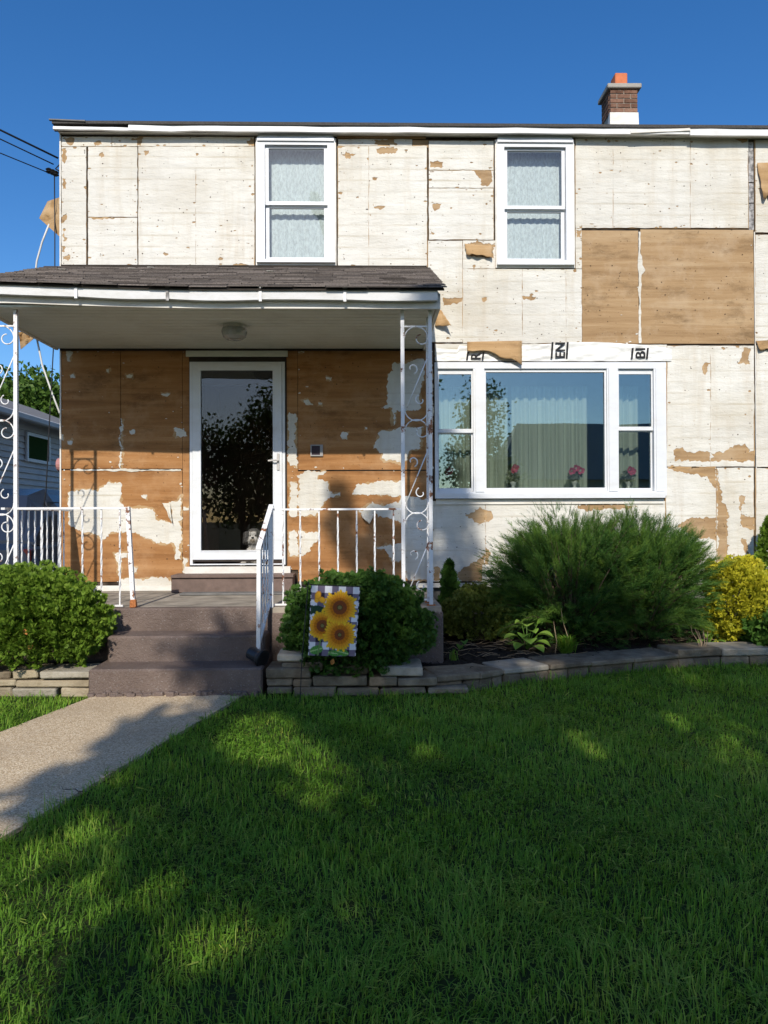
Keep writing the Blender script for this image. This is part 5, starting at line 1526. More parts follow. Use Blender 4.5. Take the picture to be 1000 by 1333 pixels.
# ------------------------------------------------------------------ lawn
def lawn():
    n = 620000
    x = rng.uniform(-6.0, 7.0, n); y = rng.uniform(0.9, 7.2, n)
    infr = (x > -0.50*y-0.75) & (x < 0.53*y+0.75)
    dens = np.where(y < 3.6, 1.0, np.where(y < 5.2, 0.8, 0.62))*np.where(infr, 1.0, 0.14)
    sy_ = np.where(x < G(121,905).x+0.02, 5.86, np.interp(x, LXs, LYs))
    wl = WL0.x + dR.x*1.15*(y-WL0.y)/dR.y; wr = WR0.x + dR.x*(y-WR0.y)/dR.y
    edge = 0.022*np.sin(y*13)+0.018*np.sin(y*31+1)+0.022*rng.normal(size=n)
    on_walk = (x > wl-0.01+edge) & (x < wr+0.005+edge)
    on_drive = (x < -3.55)
    ok = (rng.random(n) < dens) & (y < sy_-0.01) & ~on_walk & ~on_drive & ~((y > 5.8) & (x > -2.3) & (x < line[0].x+0.02))
    x, y = x[ok], y[ok]; n = len(x)
    z = 0.025*np.clip(y-3.5, 0, 3.6)
    def nz(s, p): return np.sin(x*s+p)*np.cos(y*s*1.13+p*1.7)+0.6*np.sin(x*s*2.3+y*s*1.9+p*3.1)+0.4*np.sin(x*s*4.1-y*s*3.7+p)
    clump = nz(2.1, 0.3)*0.35+nz(6.3, 1.7)*0.25
    h = np.maximum(0.018, 0.040+0.015*clump)*np.exp(0.36*rng.normal(size=n))
    near_edge = (np.abs(x-(WR0.x + dR.x*(y-WR0.y)/dR.y)) < 0.12) | (y > np.where(x < -1.5, 5.86, np.interp(x, LXs, LYs))-0.1)
    h = np.where(near_edge, h*1.25, h)
    ang = 2.2*nz(1.3,2.2)+1.6*nz(5.7,0.9)+rng.normal(size=n)*1.3
    bend = np.abs(0.80+0.45*rng.normal(size=n)+0.30*nz(3.1,4.0))
    d = np.stack([np.cos(ang), np.sin(ang), 0*ang],1); sd = np.stack([-d[:,1], d[:,0], 0*ang],1)
    w = (0.0015+0.0009*rng.random(n))*(1+0.13*np.clip(y-2.5,0,4))
    tw = rng.normal(size=n)*0.5
    b = np.stack([x,y,z-0.004],1)
    up = np.array([0,0,1.0])
    hh = h[:,None]; bb = bend[:,None]; ww = w[:,None]
    p1 = b + up*hh*0.58 + d*hh*bb*0.28
    p2 = b + up*hh*(1.0-0.32*np.minimum(bb,1.3)) + d*hh*bb*0.95
    V = np.stack([b-sd*ww, b+sd*ww, p1-sd*ww*0.85, p1+sd*ww*0.85, p2],1).reshape(-1,3)
    o = (np.arange(n)*5)[:,None,None]
    F = (np.array([[0,1,3],[0,3,2],[2,3,4]])[None]+o).reshape(-1,3)
    dry = rng.random(n) < 0.03+0.05*np.clip(nz(2.9,7.0),0,1)
    T = np.clip(0.42+0.20*rng.normal(size=n)+0.20*clump+0.13*nz(0.9,5.0)+0.10*nz(9.0,2.0), 0, 0.9)
    T = np.where(dry, 1.0, T)
    parts = [(V, F, np.repeat(T,5))]
    # clover and broad weeds in drifts, clippings and bits of dead leaf
    pick = np.where((nz(2.4,3.3)+0.5*rng.normal(size=n) > 1.05))[0]; pick = rng.choice(pick, min(len(pick), 9000), replace=False)
    pc = np.stack([x[pick], y[pick], z[pick]+0.022+0.014*rng.random(len(pick))],1)
    tv, tf = [], []
    for a_ in (0, 2.09, 4.19):
        c_, s_ = math.cos(a_), math.sin(a_); b_ = len(tv)
        for (p_, q_) in ((0.08,0),(0.6,-0.42),(1.0,-0.18),(0.92,0.0),(1.0,0.18),(0.6,0.42)): tv.append((c_*p_-s_*q_, s_*p_+c_*q_, 0.12*p_))
        tf += [(b_,b_+1,b_+2),(b_,b_+2,b_+3),(b_,b_+3,b_+4),(b_,b_+4,b_+5)]
    parts.append(bake(tv, tf, pc, np.array([0,0,1.0])+0.35*rng.normal(size=(len(pick),3)), rng.uniform(0.007,0.013,len(pick)), np.clip(0.30+0.15*rng.normal(size=len(pick)),0,1)))
    pk = rng.choice(n, 1500, replace=False)
    parts.append(bake([(-0.12,-1,0),(0.12,-1,0.02),(0.1,1,0.1),(-0.1,0.9,0.05)], [(0,1,2),(0,2,3)], np.stack([x[pk],y[pk],z[pk]+0.02+0.02*rng.random(1500)],1), np.array([0,0,1.0])+0.6*rng.normal(size=(1500,3)), rng.uniform(0.008,0.022,1500), np.ones(1500)))
    return merge(parts)
V, F, T = lawn()
tag(tri_mesh('grass', V, F, T, M['grass']), 'thick green front lawn grass, mostly in tree shade', 'grass', kind='stuff')

# ------------------------------------------------------------------ garden flag
FLY = 5.60
tl, tr, br, bl = (W(*p, FLY) for p in ((405,762),(469,764.5),(463,854.5),(401,853.5)))
fl = thing('garden_flag', 'sunflower print garden flag with black and white checked border', 'flag', (tl.x, FLY, gz(FLY)))
def flag_color(u, v):
    """u across, v down, 0..1; the printed picture"""
    asp = 1.42; x, y = u, v*asp
    # gingham
    n = 7.0
    a, b = int(math.floor(u*n)) % 2, int(math.floor(v*n*asp)) % 2
    col = (0.72,0.72,0.76) if a+b == 0 else (0.025,0.02,0.03) if a+b == 2 else (0.17,0.14,0.20)
    # stems and leaves
    for (cx, cy, rx, ry, rot) in ((0.17,1.30,0.14,0.085,-0.3), (0.55,1.36,0.13,0.06,0.1), (0.72,1.34,0.13,0.07,0.25), (0.20,0.52,0.17,0.10,0.5), (0.02,0.5,0.07,0.1,0.2)):
        dx, dy = x-cx, y-cy; dx, dy = dx*math.cos(rot)+dy*math.sin(rot), -dx*math.sin(rot)+dy*math.cos(rot)
        q = (dx/rx)**2+(dy/ry)**2
        if q < 1:
            k = 0.55+0.45*abs(math.sin(dx*70))
            col = (0.10*k,0.30*k,0.06*k) if abs(dy) > 0.012 else (0.35,0.5,0.2)
            if cy < 0.7: col = (0.02*k+0.01,0.07*k,0.03)
    for (sx, sy, ex, ey) in ((0.26,1.0,0.20,1.42), (0.62,1.2,0.40,1.42)):
        t = min(max((y-sy)/(ey-sy),0),1); 
        if sy < y < ey and abs(x-(sx+(ex-sx)*t)) < 0.016: col = (0.16,0.24,0.08)
    # butterfly
    for (cx, cy, rx, ry, rot) in ((0.15,0.20,0.065,0.095,0.25), (0.24,0.29,0.08,0.06,0.5), (0.13,0.30,0.05,0.05,0.2)):
        dx, dy = x-cx, y-cy; dx, dy = dx*math.cos(rot)+dy*math.sin(rot), -dx*math.sin(rot)+dy*math.cos(rot)
        if (dx/rx)**2+(dy/ry)**2 < 1: col = (0.85,0.42,0.03) if (dx/rx)**2+(dy/ry)**2 < 0.6 else (0.7,0.28,0.02)
    # sunflowers
    for (cx, cy, R_, rd, np_, ph) in ((0.27,0.81,0.31,0.105,15,0.3), (0.64,0.98,0.345,0.095,17,0.1), (0.61,0.43,0.36,0.125,18,0.0)):
        dx, dy = x-cx, y-cy; r_ = math.hypot(dx,dy); a = math.atan2(dy,dx)
        best = None
        for lay in (0, 1):
            s_ = (a*np_/(2*math.pi)+ph+0.5*lay) % 1.0-0.5
            lim = R_*(1.0-0.10*lay)*(1-1.1*s_*s_*1.6)*(1+0.08*math.sin(math.floor(a*np_/(2*math.pi)+ph+0.5*lay)*2.4))
            if r_ < lim:
                k = r_/R_; sh = 1-0.55*abs(s_)
                best = (0.85*sh*(0.80+0.30*k), (0.13+0.42*k*k+0.05*k)*sh, 0.010+0.015*k)
                if k < 0.55: best = (0.62*sh, (0.10+0.20*k)*sh, 0.01)
        if best: col = best
        if r_ < rd*1.15:
            n_ = 0.7+0.6*abs(math.sin(a*11+r_*160))
            col = (0.20*n_,0.055*n_,0.018) if r_ > rd*0.5 else ((0.10,0.055,0.02) if r_ > rd*0.32 else (0.22,0.18,0.06))
    if u < 0.012 or u > 0.988: col = (0.55,0.55,0.6) if int(v*22) % 2 else (0.04,0.04,0.05)
    return col
NU, NV = 96, 136
V2 = []; C2 = []
for j in range(NV+1):
    v = j/NV
    for i in range(NU+1):
        u = i/NU; p = tl.lerp(tr,u).lerp(bl.lerp(br,u),v)
        V2.append((p.x, p.y+0.010*math.sin(u*5+v*2)*v+0.004*math.sin(v*7), p.z)); C2.append((*flag_color(u,v),1.0))
F2 = [(j*(NU+1)+i, (j+1)*(NU+1)+i, (j+1)*(NU+1)+i+1, j*(NU+1)+i+1) for j in range(NV) for i in range(NU)]
me = bpy.data.meshes.new('flag_cloth'); off = Vector((tl.x, FLY, gz(FLY)))
me.from_pydata([tuple(Vector(v)-off) for v in V2], [], F2)
ca = me.color_attributes.new('print', 'FLOAT_COLOR', 'POINT'); ca.data.foreach_set('color', np.array(C2, dtype=np.float32).ravel())
kf = NT('printed_flag_cloth', 0.8, 0.15); kf.color(kf.n('ShaderNodeAttribute', attribute_name='print').outputs['Color'])
link('flag_cloth', me, kf.m, fl, off, True)
ps = MB().tube([(wx(390,910,FLY), FLY, gz(FLY)-0.05), (wx(393,860,FLY), FLY, wz(860,393,FLY)), (wx(401.5,758,FLY), FLY+0.004, wz(757,401,FLY))], 0.0042, 6)
obj('pole', ps, M['black'], fl)
obj('hanger_arm', MB().tube([(wx(401.5,759,FLY), FLY+0.004, wz(759,401,FLY)), (wx(404,761,FLY), FLY+0.004, wz(761,404,FLY)), (tr.x+0.01, FLY+0.004, tr.z+0.004)], 0.0036, 6), M['black'], fl)

# ------------------------------------------------------------------ dog behind the glass
def blob(parts, voxel=0.011):
    bm = bmesh.new()
    for (c, r_) in parts:
        mt = Matrix.Translation(Vector(c)) @ Matrix.Diagonal((*(r_ if isinstance(r_, tuple) else (r_,)*3), 1))
        bmesh.ops.create_icosphere(bm, subdivisions=3, radius=1.0, matrix=mt)
    me = bpy.data.meshes.new('tmp'); bm.to_mesh(me); bm.free()
    o = bpy.data.objects.new('tmp', me); COL.objects.link(o)
    md = o.modifiers.new('r', 'REMESH'); md.mode = 'VOXEL'; md.voxel_size = voxel
    sm = o.modifiers.new('s', 'SMOOTH'); sm.iterations = 3; sm.factor = 0.5
    dg = bpy.context.evaluated_depsgraph_get(); dg.update()
    out = bpy.data.meshes.new_from_object(o.evaluated_get(dg))
    bpy.data.objects.remove(o); bpy.data.meshes.remove(me)
    return out
DY = WALL+0.20
hd = W(330, 697.5, DY); s = 0.97
def hp(dx, dy, dz): return (hd.x+dx*s, DY+dy*s, hd.z+dz*s)
fz = INF
dog_parts = [(hp(0,0.03,0.01),(0.078,0.075,0.072)), (hp(0.0,-0.035,-0.035),(0.050,0.042,0.040)), (hp(0,-0.02,0.035),(0.055,0.05,0.045)),
    (hp(-0.085,0.03,-0.015),(0.028,0.04,0.065)), (hp(0.085,0.03,-0.015),(0.028,0.04,0.065)),
    (hp(0.01,0.06,-0.11),(0.065,0.065,0.08)), (hp(0.01,0.09,-0.20),(0.095,0.09,0.11)), (hp(0.01,0.20,-0.30),(0.12,0.16,0.14)),
    (hp(-0.055,0.03,-0.30),(0.034,0.036,0.15)), (hp(0.07,0.03,-0.30),(0.034,0.036,0.15)), (hp(-0.10,0.18,-0.38),(0.06,0.11,0.06)), (hp(0.12,0.18,-0.38),(0.06,0.11,0.06)),
    (hp(-0.055,-0.005,-0.43),(0.035,0.05,0.022)), (hp(0.07,-0.005,-0.43),(0.035,0.05,0.022)), (hp(0.0,0.36,-0.33),(0.03,0.08,0.04))]
dme = blob(dog_parts, 0.010)
dv = np.array([v.co[:] for v in dme.vertices])
drop = (dv[:,2].min() - fz)
dog_base = Vector((hd.x, DY+0.1, fz))
# keep the head where it is, stretch the seat down to the floor
zt = hd.z-0.12
dv[:,2] = np.where(dv[:,2] < zt, zt-(zt-dv[:,2])*(zt-fz-0.001)/(zt-dv[:,2].min()), dv[:,2])
lx_ = (dv[:,0]-hd.x)/s; ly_ = (dv[:,1]-DY)/s; lz_ = (dv[:,2]-hd.z)/s
white = (np.abs(lx_) < 0.040) & (ly_ < 0.03) & (lz_ > -0.02) & (lz_ < 0.05)
white |= ((lx_/0.056)**2+((lz_+0.04)/0.05)**2 < 1) & (ly_ < 0.02)
white |= (lz_ < -0.10)
beard = ((lx_/0.030)**2+((lz_+0.052)/0.022)**2 < 1) & (ly_ < 0.0)
tintv = np.where(white, 0.95, 0.18); tintv = np.where(beard, 0.6, tintv)
kd = NT('shaggy_dog_fur', 0.9, 0.1)
kd.color(kd.mix(kd.ramp(kd.noise(90,3), (0.3,0.35), (0.7,0.0)), kd.ramp(kd.attr(), (0.0,(0.05,0.05,0.05)), (0.3,(0.16,0.155,0.15)), (0.6,(0.40,0.34,0.26)), (1.0,(0.86,0.84,0.80))), (0.20,0.19,0.18)))
kd.bump(kd.noise(120,3), 0.8, 0.006)
dog = thing('dog', 'small shaggy grey and white dog looking out through the storm door', 'dog', dog_base)
dF = []
for p in dme.polygons:
    vv = list(p.vertices); dF += [(vv[0],vv[i],vv[i+1]) for i in range(1,len(vv)-1)]
tri_mesh('body', dv, np.array(dF), tintv, kd.m, dog, dog_base, True)
nrm = np.array([v.normal[:] for v in dme.vertices])
pick = rng.choice(len(dv), 5200); P = dv[pick]; A = nrm[pick]*0.55+np.array([0,-0.1,-0.9])+rng.normal(size=(5200,3))*0.2
face = (np.abs(lx_[pick]) < 0.045) & (ly_[pick] < -0.01) & (np.abs(lz_[pick]+0.0) < 0.018)
P, A, TT = P[~face], A[~face], np.clip(tintv[pick][~face]+0.12*rng.normal(size=(~face).sum()),0,1)
HV,HF,HT = bake([(-0.06,0,0),(0.06,0,0),(0.03,0.06,0.6),(0,0.02,1.0)], [(0,1,2),(0,2,3)], P, A, rng.uniform(0.018,0.04,len(P)), TT)
ho = tri_mesh('fur', HV, HF, HT, kd.m, dog, dog_base); ho['kind'] = 'stuff'
for sx_ in (-0.026, 0.030):
    obj('eye', MB().lathe(hp(sx_,-0.052,0.005), [(0.001,-0.011),(0.009,-0.006),(0.012,0.0),(0.009,0.006),(0.001,0.011)], 10), M['black'], dog, True)
obj('nose', MB().lathe(hp(0.003,-0.078,-0.018), [(0.001,-0.012),(0.012,-0.007),(0.016,0.0),(0.010,0.008),(0.001,0.010)], 10), M['black'], dog, True)

# ------------------------------------------------------------------ flowers on the window board
M['petal'] = simple('pink_petal', (0.62,0.16,0.26), 0.6, 0.2, 0.3, 40)
M['wpetal'] = m_foliage('white_filler', (0.30,0.36,0.24), (0.50,0.54,0.44), (0.72,0.74,0.70), 0.2)
M['vase'] = simple('white_glazed_vase', (0.66,0.68,0.68), 0.2, 0.5)
def vase(px, y, label, pinks, seed, k=1.0):
    r = random.Random(seed); zb = wz(637.5); x = wx(px, 620, y)
    t = thing('flower_vase', label, 'vase', (x,y,zb), 'vases on the window board')
    obj('vase_body', MB().lathe((x,y,zb+0.001), [(0.030,0),(0.034,0.01),(0.018,0.03),(0.016,0.045),(0.03,0.065),(0.036,0.085),(0.03,0.09)], 14), M['vase'], t, True)
    g = np.random.default_rng(seed); n = 260; d = g.normal(size=(n,3)); d /= np.linalg.norm(d,axis=1,keepdims=True)
    pos = np.array([x,y,zb+0.15])+d*np.array([0.075,0.06,0.07])*g.random((n,1))**0.4
    V,F,T = bake(*BOX, pos, d+np.array([0,0,0.3]), 0.022*g.uniform(0.6,1.4,n), g.random(n))
    o = tri_mesh('filler_leaves', V,F,T, M['wpetal'], t, (x,y,zb)); o['kind'] = 'stuff'
    for (dx, dz) in pinks:
        m = MB(); c = Vector((x+dx, y-0.055, zb+dz))
        for i in range(9):
            a = i*2.399; rr_ = 0.008+0.0022*i; q = Vector((math.cos(a), -0.3, math.sin(a)))
            p = c+q*rr_; sd = q.cross(Vector((0,1,0))).normalized()*0.017
            m.v += [tuple(p-sd), tuple(p+sd), tuple(p+sd*0.8+q*0.018+Vector((0,-0.008,0))), tuple(p-sd*0.8+q*0.018+Vector((0,-0.008,0)))]
            b = len(m.v)-4; m.face((b,b+1,b+2,b+3))
        obj('rose', m, M['petal'], t, True)
vase(668, WALL+0.2, 'white vase with one pink rose behind the wide pane, nearer the porch', [(0.01,0.235),(0.0,0.215)], 1)
vase(748, WALL+0.17, 'white vase with three pink roses behind the wide pane', [(-0.045,0.195),(0.0,0.225),(0.05,0.20)], 2)
vase(818, WALL+0.22, 'dim flower vase behind the narrow sash away from the porch', [(0.0,0.21),(0.02,0.19)], 3)
vase(585, WALL+0.22, 'dim flower vase behind the narrow sash by the porch column', [(0.0,0.21),(-0.02,0.19)], 4)

# ------------------------------------------------------------------ small things on the walls
c = W(412.5, 586.5)
b_ = thing('electrical_box', 'small open dark electrical box on the brown porch wall', 'electrical box', (c.x, WALL-0.01, c.z-0.05))
obj('box_frame', MB().ring(c.x-0.065, c.x+0.065, c.z-0.06, c.z+0.06, 0.012,0.03,0.012,0.012, WALL-0.022, WALL-0.0045), simple('grey_metal', (0.30,0.29,0.28), 0.5, 0.4), b_)
obj('box_back', MB().box(c.x-0.054, c.x+0.036, WALL-0.010, WALL-0.0046, c.z-0.049, c.z+0.049), simple('dark_purple_plastic', (0.035,0.02,0.03), 0.5, 0.3), b_)
c = W(637, 746)
v_ = thing('wall_vent', 'small white wall plate with a round dark hole low behind the juniper', 'vent', (c.x, WALL-0.01, c.z-0.07))
obj('plate', MB().bbox(c.x-0.075, c.x+0.06, WALL-0.02, WALL-0.0045, c.z-0.09, c.z+0.09, 0.004), M['trim'], v_)
obj('hole', MB().lathe((c.x+0.0, WALL-0.0205, c.z), [(0.036,-0.006),(0.04,0.0)], 16, 'Y'), M['black'], v_)
c = W(75, 605, WALL+0.3)
mt = thing('electric_meter', 'round pinkish glass meter on the side of the house', 'meter', (HX0-0.1, WALL+0.3, c.z-0.1))
obj('meter_box', MB().bbox(HX0-0.06, HX0-0.001, WALL+0.2, WALL+0.42, c.z-0.3, c.z+0.16, 0.008), simple('grey_meter_box', (0.32,0.32,0.31), 0.5, 0.4), mt)
obj('meter_dome', MB().lathe((HX0-0.06, WALL+0.30, c.z), [(0.03,-0.10),(0.07,-0.085),(0.085,-0.04),(0.085,0.0)], 16, 'X'), simple('pink_glass', (0.42,0.20,0.18), 0.15, 0.6), mt)
# service cables
up_ = W(70, 222, WALL+0.2)
ins = thing('service_bracket', 'dark cable bracket with insulators at the top corner of the house', 'bracket', (HX0-0.02, WALL+0.2, up_.z-0.1))
obj('bracket_arm', MB().tube([(HX0+0.0,WALL+0.25,up_.z+0.14),(HX0-0.05,WALL+0.2,up_.z+0.10),(up_.x+0.02,up_.y,up_.z+0.02),(HX0+0.0,WALL+0.25,up_.z-0.05)],0.010,6), M['black'], ins)
for i, (dx, dz) in enumerate(((-0.05,0.0),(-0.01,-0.015),(0.02,-0.03))):
    obj('insulator', MB().lathe((up_.x+dx, up_.y, up_.z+dz-0.03), [(0.016,0),(0.036,0.012),(0.022,0.025),(0.036,0.04),(0.016,0.055)], 12), M['black'], ins)
def cable(name, pts, rad, mat, label, sagv=0.0, n=14):
    P = [Vector(p) for p in pts]
    if len(P) == 2:
        P = [P[0].lerp(P[1], i/n)+Vector((0,0,-sagv*4*(i/n)*(1-i/n))) for i in range(n+1)]
    return tag(obj(name, MB().tube(P, rad, 6), M[mat], None, True), label, 'cable')
POLE = Vector((-14.0, 3.0, 8.9))
cable('overhead_cable', [W(76,206,WALL+0.2), POLE+Vector((0.1,0,0.1))], 0.011, 'black', 'thick black twisted overhead cable running to the top of the house', 0.0)
cable('overhead_cable', [W(70,214,WALL+0.2), POLE+Vector((-0.1,0,0.0))], 0.007, 'black', 'thin black overhead cable just below the thick one', 0.0)
cable('overhead_cable', [W(66,226,WALL+0.2), POLE+Vector((0,0,-0.95))], 0.006, 'black', 'lowest thin overhead cable reaching the insulators', 0.0)
cable('wall_cable', [W(71,222,WALL+0.2), W(71.5,300,WALL+0.2), W(71.5,420,WALL+0.2), W(66,520,WALL+0.22), W(60,640,WALL+0.25), W(53,690,WALL+0.3)], 0.006, 'black', 'black service cable hanging straight down the side of the house')
cable('loose_cable', [W(64,292,WALL+0.3), W(55,315,WALL+0.3), W(48,340,WALL+0.3), W(43.5,380,WALL+0.3), W(46,430,WALL+0.3), W(55,475,WALL+0.3), W(68,512,WALL+0.28), W(78,538,WALL+0.15)], 0.010, 'cable_w', 'loose pale cable bowing out from the side of the house')
pl = thing('utility_pole', 'tall wooden utility pole carrying the overhead cables', 'utility pole', (POLE.x, POLE.y, 0))
obj('pole', MB().tube([(POLE.x,POLE.y,-0.3),(POLE.x,POLE.y,9.6)],[0.16,0.11],10), M['bark'], pl)
obj('cross_arm', MB().box(POLE.x-0.9,POLE.x+0.9,POLE.y-0.05,POLE.y+0.05,8.95,9.07), M['bark'], pl)

# ------------------------------------------------------------------ neighbour, car
NW = -6.5; NE = 3.3
nb = thing('neighbour_house', 'single-storey blue-grey sided house beyond the driveway', 'house', (NW-3, 15, 0.1))
obj('wall', MB().box(NW-6.5, NW-0.03, 9.5, 22, 0.0, NE-0.02), M['siding'], nb)
rs = random.Random(2)
for i in range(26):
    z0 = 0.35+i*0.115
    if z0+0.115 > NE: break
    m = MB().hexa([(NW-0.03,9.5,z0),(NW+0.012,9.5,z0),(NW+0.012,22,z0),(NW-0.03,22,z0),(NW-0.03,9.5,z0+0.117),(NW-0.022,9.5,z0+0.117),(NW-0.022,22,z0+0.117),(NW-0.03,22,z0+0.117)])
    obj('siding_board', m, M['siding'], nb)
e0 = NW+0.30
obj('roof', MB().hexa([(e0,9.1,NE),(NW-6.8,9.1,NE),(NW-6.8,22.4,NE),(e0,22.4,NE),(NW-3.2,9.1,NE+1.35),(NW-3.3,9.1,NE+1.35),(NW-3.3,22.4,NE+1.35),(NW-3.2,22.4,NE+1.35)]), m_shingle('grey_roof', (0.16,0.155,0.15), (0.27,0.26,0.25)), nb)
obj('gutter', MB().bbox(e0, e0+0.1, 9.1, 22.4, NE-0.10, NE+0.02, 0.02), M['siding'], nb)
obj('soffit', MB().box(NW-0.02, e0, 9.15, 22.35, NE-0.03, NE-0.005), M['siding'], nb)
w0, w1 = 14.8, 15.75
wzz0, wzz1 = wz(599, 50, 15.3), wz(570, 50, 15.3)
nwn = obj('window', MB().box(NW+0.01,NW+0.05,w0-0.06,w0,wzz0-0.06,wzz1+0.06).box(NW+0.01,NW+0.05,w1,w1+0.06,wzz0-0.06,wzz1+0.06).box(NW+0.01,NW+0.05,w0,w1,wzz1,wzz1+0.06).box(NW+0.01,NW+0.05,w0,w1,wzz0-0.06,wzz0), M['vinyl'], nb)
kw = NT('dark_green_glass', 0.7, 0.0, (0.03,0.06,0.02)); obj('pane', MB().box(NW+0.011,NW+0.03,w0+0.001,w1-0.001,wzz0+0.001,wzz1-0.001), kw.m, nwn)

car = thing('parked_car', 'dark blue car parked in the driveway behind the porch railing', 'car', (-4.75, 11.2, gz(11)+0.012))
CXc, CYr, CZ = -4.72, 9.05, gz(10)+0.012
M['carpaint'] = NT('blue_car_paint', 0.22, 0.5, (0.014,0.022,0.042)).m
M['carglass'] = NT('dark_car_glass', 0.05, 0.6, (0.012,0.014,0.017)).m
def loft(secs, mat, name, parent):
    """secs: list of (y, half_width_bottom, half_width_top, z0, z1)"""
    m = MB()
    for y, wb, wt, z0, z1 in secs:
        k = 0.10*(z1-z0)
        pr = [(-wb,z0),(-wb*1.0,z0+(z1-z0)*0.55),(-wt,z1-k),(-wt*0.93,z1),(wt*0.93,z1),(wt,z1-k),(wb,z0+(z1-z0)*0.55),(wb,z0)]
        for x, z in pr: m.v.append((CXc+x, CYr+y, CZ+z))
    n = 8
    for i in range(len(secs)-1):
        for k in range(n): m.face((i*n+k, i*n+(k+1) % n, (i+1)*n+(k+1) % n, (i+1)*n+k))
    m.face(tuple(range(n))[::-1]); b = (len(secs)-1)*n; m.face(tuple(b+k for k in range(n)))
    return obj(name, m, mat, parent)
loft([(0,0.80,0.74,0.42,0.95),(0.10,0.88,0.80,0.32,1.02),(0.9,0.91,0.84,0.26,1.06),(3.2,0.91,0.84,0.26,1.04),(3.6,0.90,0.80,0.28,0.98),(4.5,0.86,0.74,0.32,0.86),(4.62,0.76,0.66,0.40,0.76)], M['carpaint'], 'body', car)
cab = loft([(0.12,0.78,0.70,1.00,1.06),(0.42,0.79,0.62,1.00,1.60),(0.9,0.80,0.62,1.00,1.70),(2.2,0.80,0.62,1.00,1.68),(2.75,0.80,0.62,1.00,1.52),(3.5,0.79,0.72,0.98,1.04)], M['carpaint'], 'cabin', car)
obj('rear_window', MB().hexa([(CXc-0.62,CYr+0.185,CZ+1.10),(CXc+0.62,CYr+0.185,CZ+1.10),(CXc+0.62,CYr+0.24,CZ+1.10),(CXc-0.62,CYr+0.24,CZ+1.10),(CXc-0.55,CYr+0.385,CZ+1.50),(CXc+0.55,CYr+0.385,CZ+1.50),(CXc+0.55,CYr+0.43,CZ+1.50),(CXc-0.55,CYr+0.43,CZ+1.50)]), M['carglass'], cab)
for sx_ in (-1, 1):
    for (ya, yb) in ((0.62,1.45),(1.52,2.45)):
        x0 = CXc+sx_*0.815; x1 = CXc+sx_*0.70
        obj('side_window', MB().hexa([(x0-0.02,CYr+ya,CZ+1.10),(x0,CYr+ya,CZ+1.10),(x0,CYr+yb,CZ+1.10),(x0-0.02,CYr+yb,CZ+1.10),(x1-0.02,CYr+ya+0.05,CZ+1.53),(x1,CYr+ya+0.05,CZ+1.53),(x1,CYr+yb-0.15,CZ+1.53),(x1-0.02,CYr+yb-0.15,CZ+1.53)]), M['carglass'], cab)
    obj('tail_light', MB().bbox(CXc+sx_*0.70-0.09,CXc+sx_*0.70+0.09,CYr+0.005,CYr+0.12,CZ+0.76,CZ+0.96,0.015), simple('smoked_red_lens', (0.05,0.006,0.006), 0.2, 0.5), car)
    for yy_ in (0.85, 3.65):
        wh = obj('wheel', MB().lathe((CXc+sx_*0.80, CYr+yy_, CZ+0.325), [(0.20,-0.105),(0.30,-0.105),(0.325,-0.08),(0.325,0.08),(0.30,0.105),(0.20,0.105)], 22, 'X'), M['black'], car)
        obj('rim', MB().lathe((CXc+sx_*0.80, CYr+yy_, CZ+0.325), [(0.05,-0.112),(0.195,-0.108),(0.195,0.108),(0.05,0.112)], 14, 'X'), simple('alloy', (0.4,0.4,0.42), 0.35, 0.5), wh)
obj('rear_bumper', MB().bbox(CXc-0.82,CXc+0.82,CYr-0.07,CYr+0.14,CZ+0.36,CZ+0.60,0.03), M['black'], car)
obj('number_plate', MB().box(CXc-0.16,CXc+0.16,CYr-0.012,CYr+0.02,CZ+0.68,CZ+0.84), M['trim'], car)

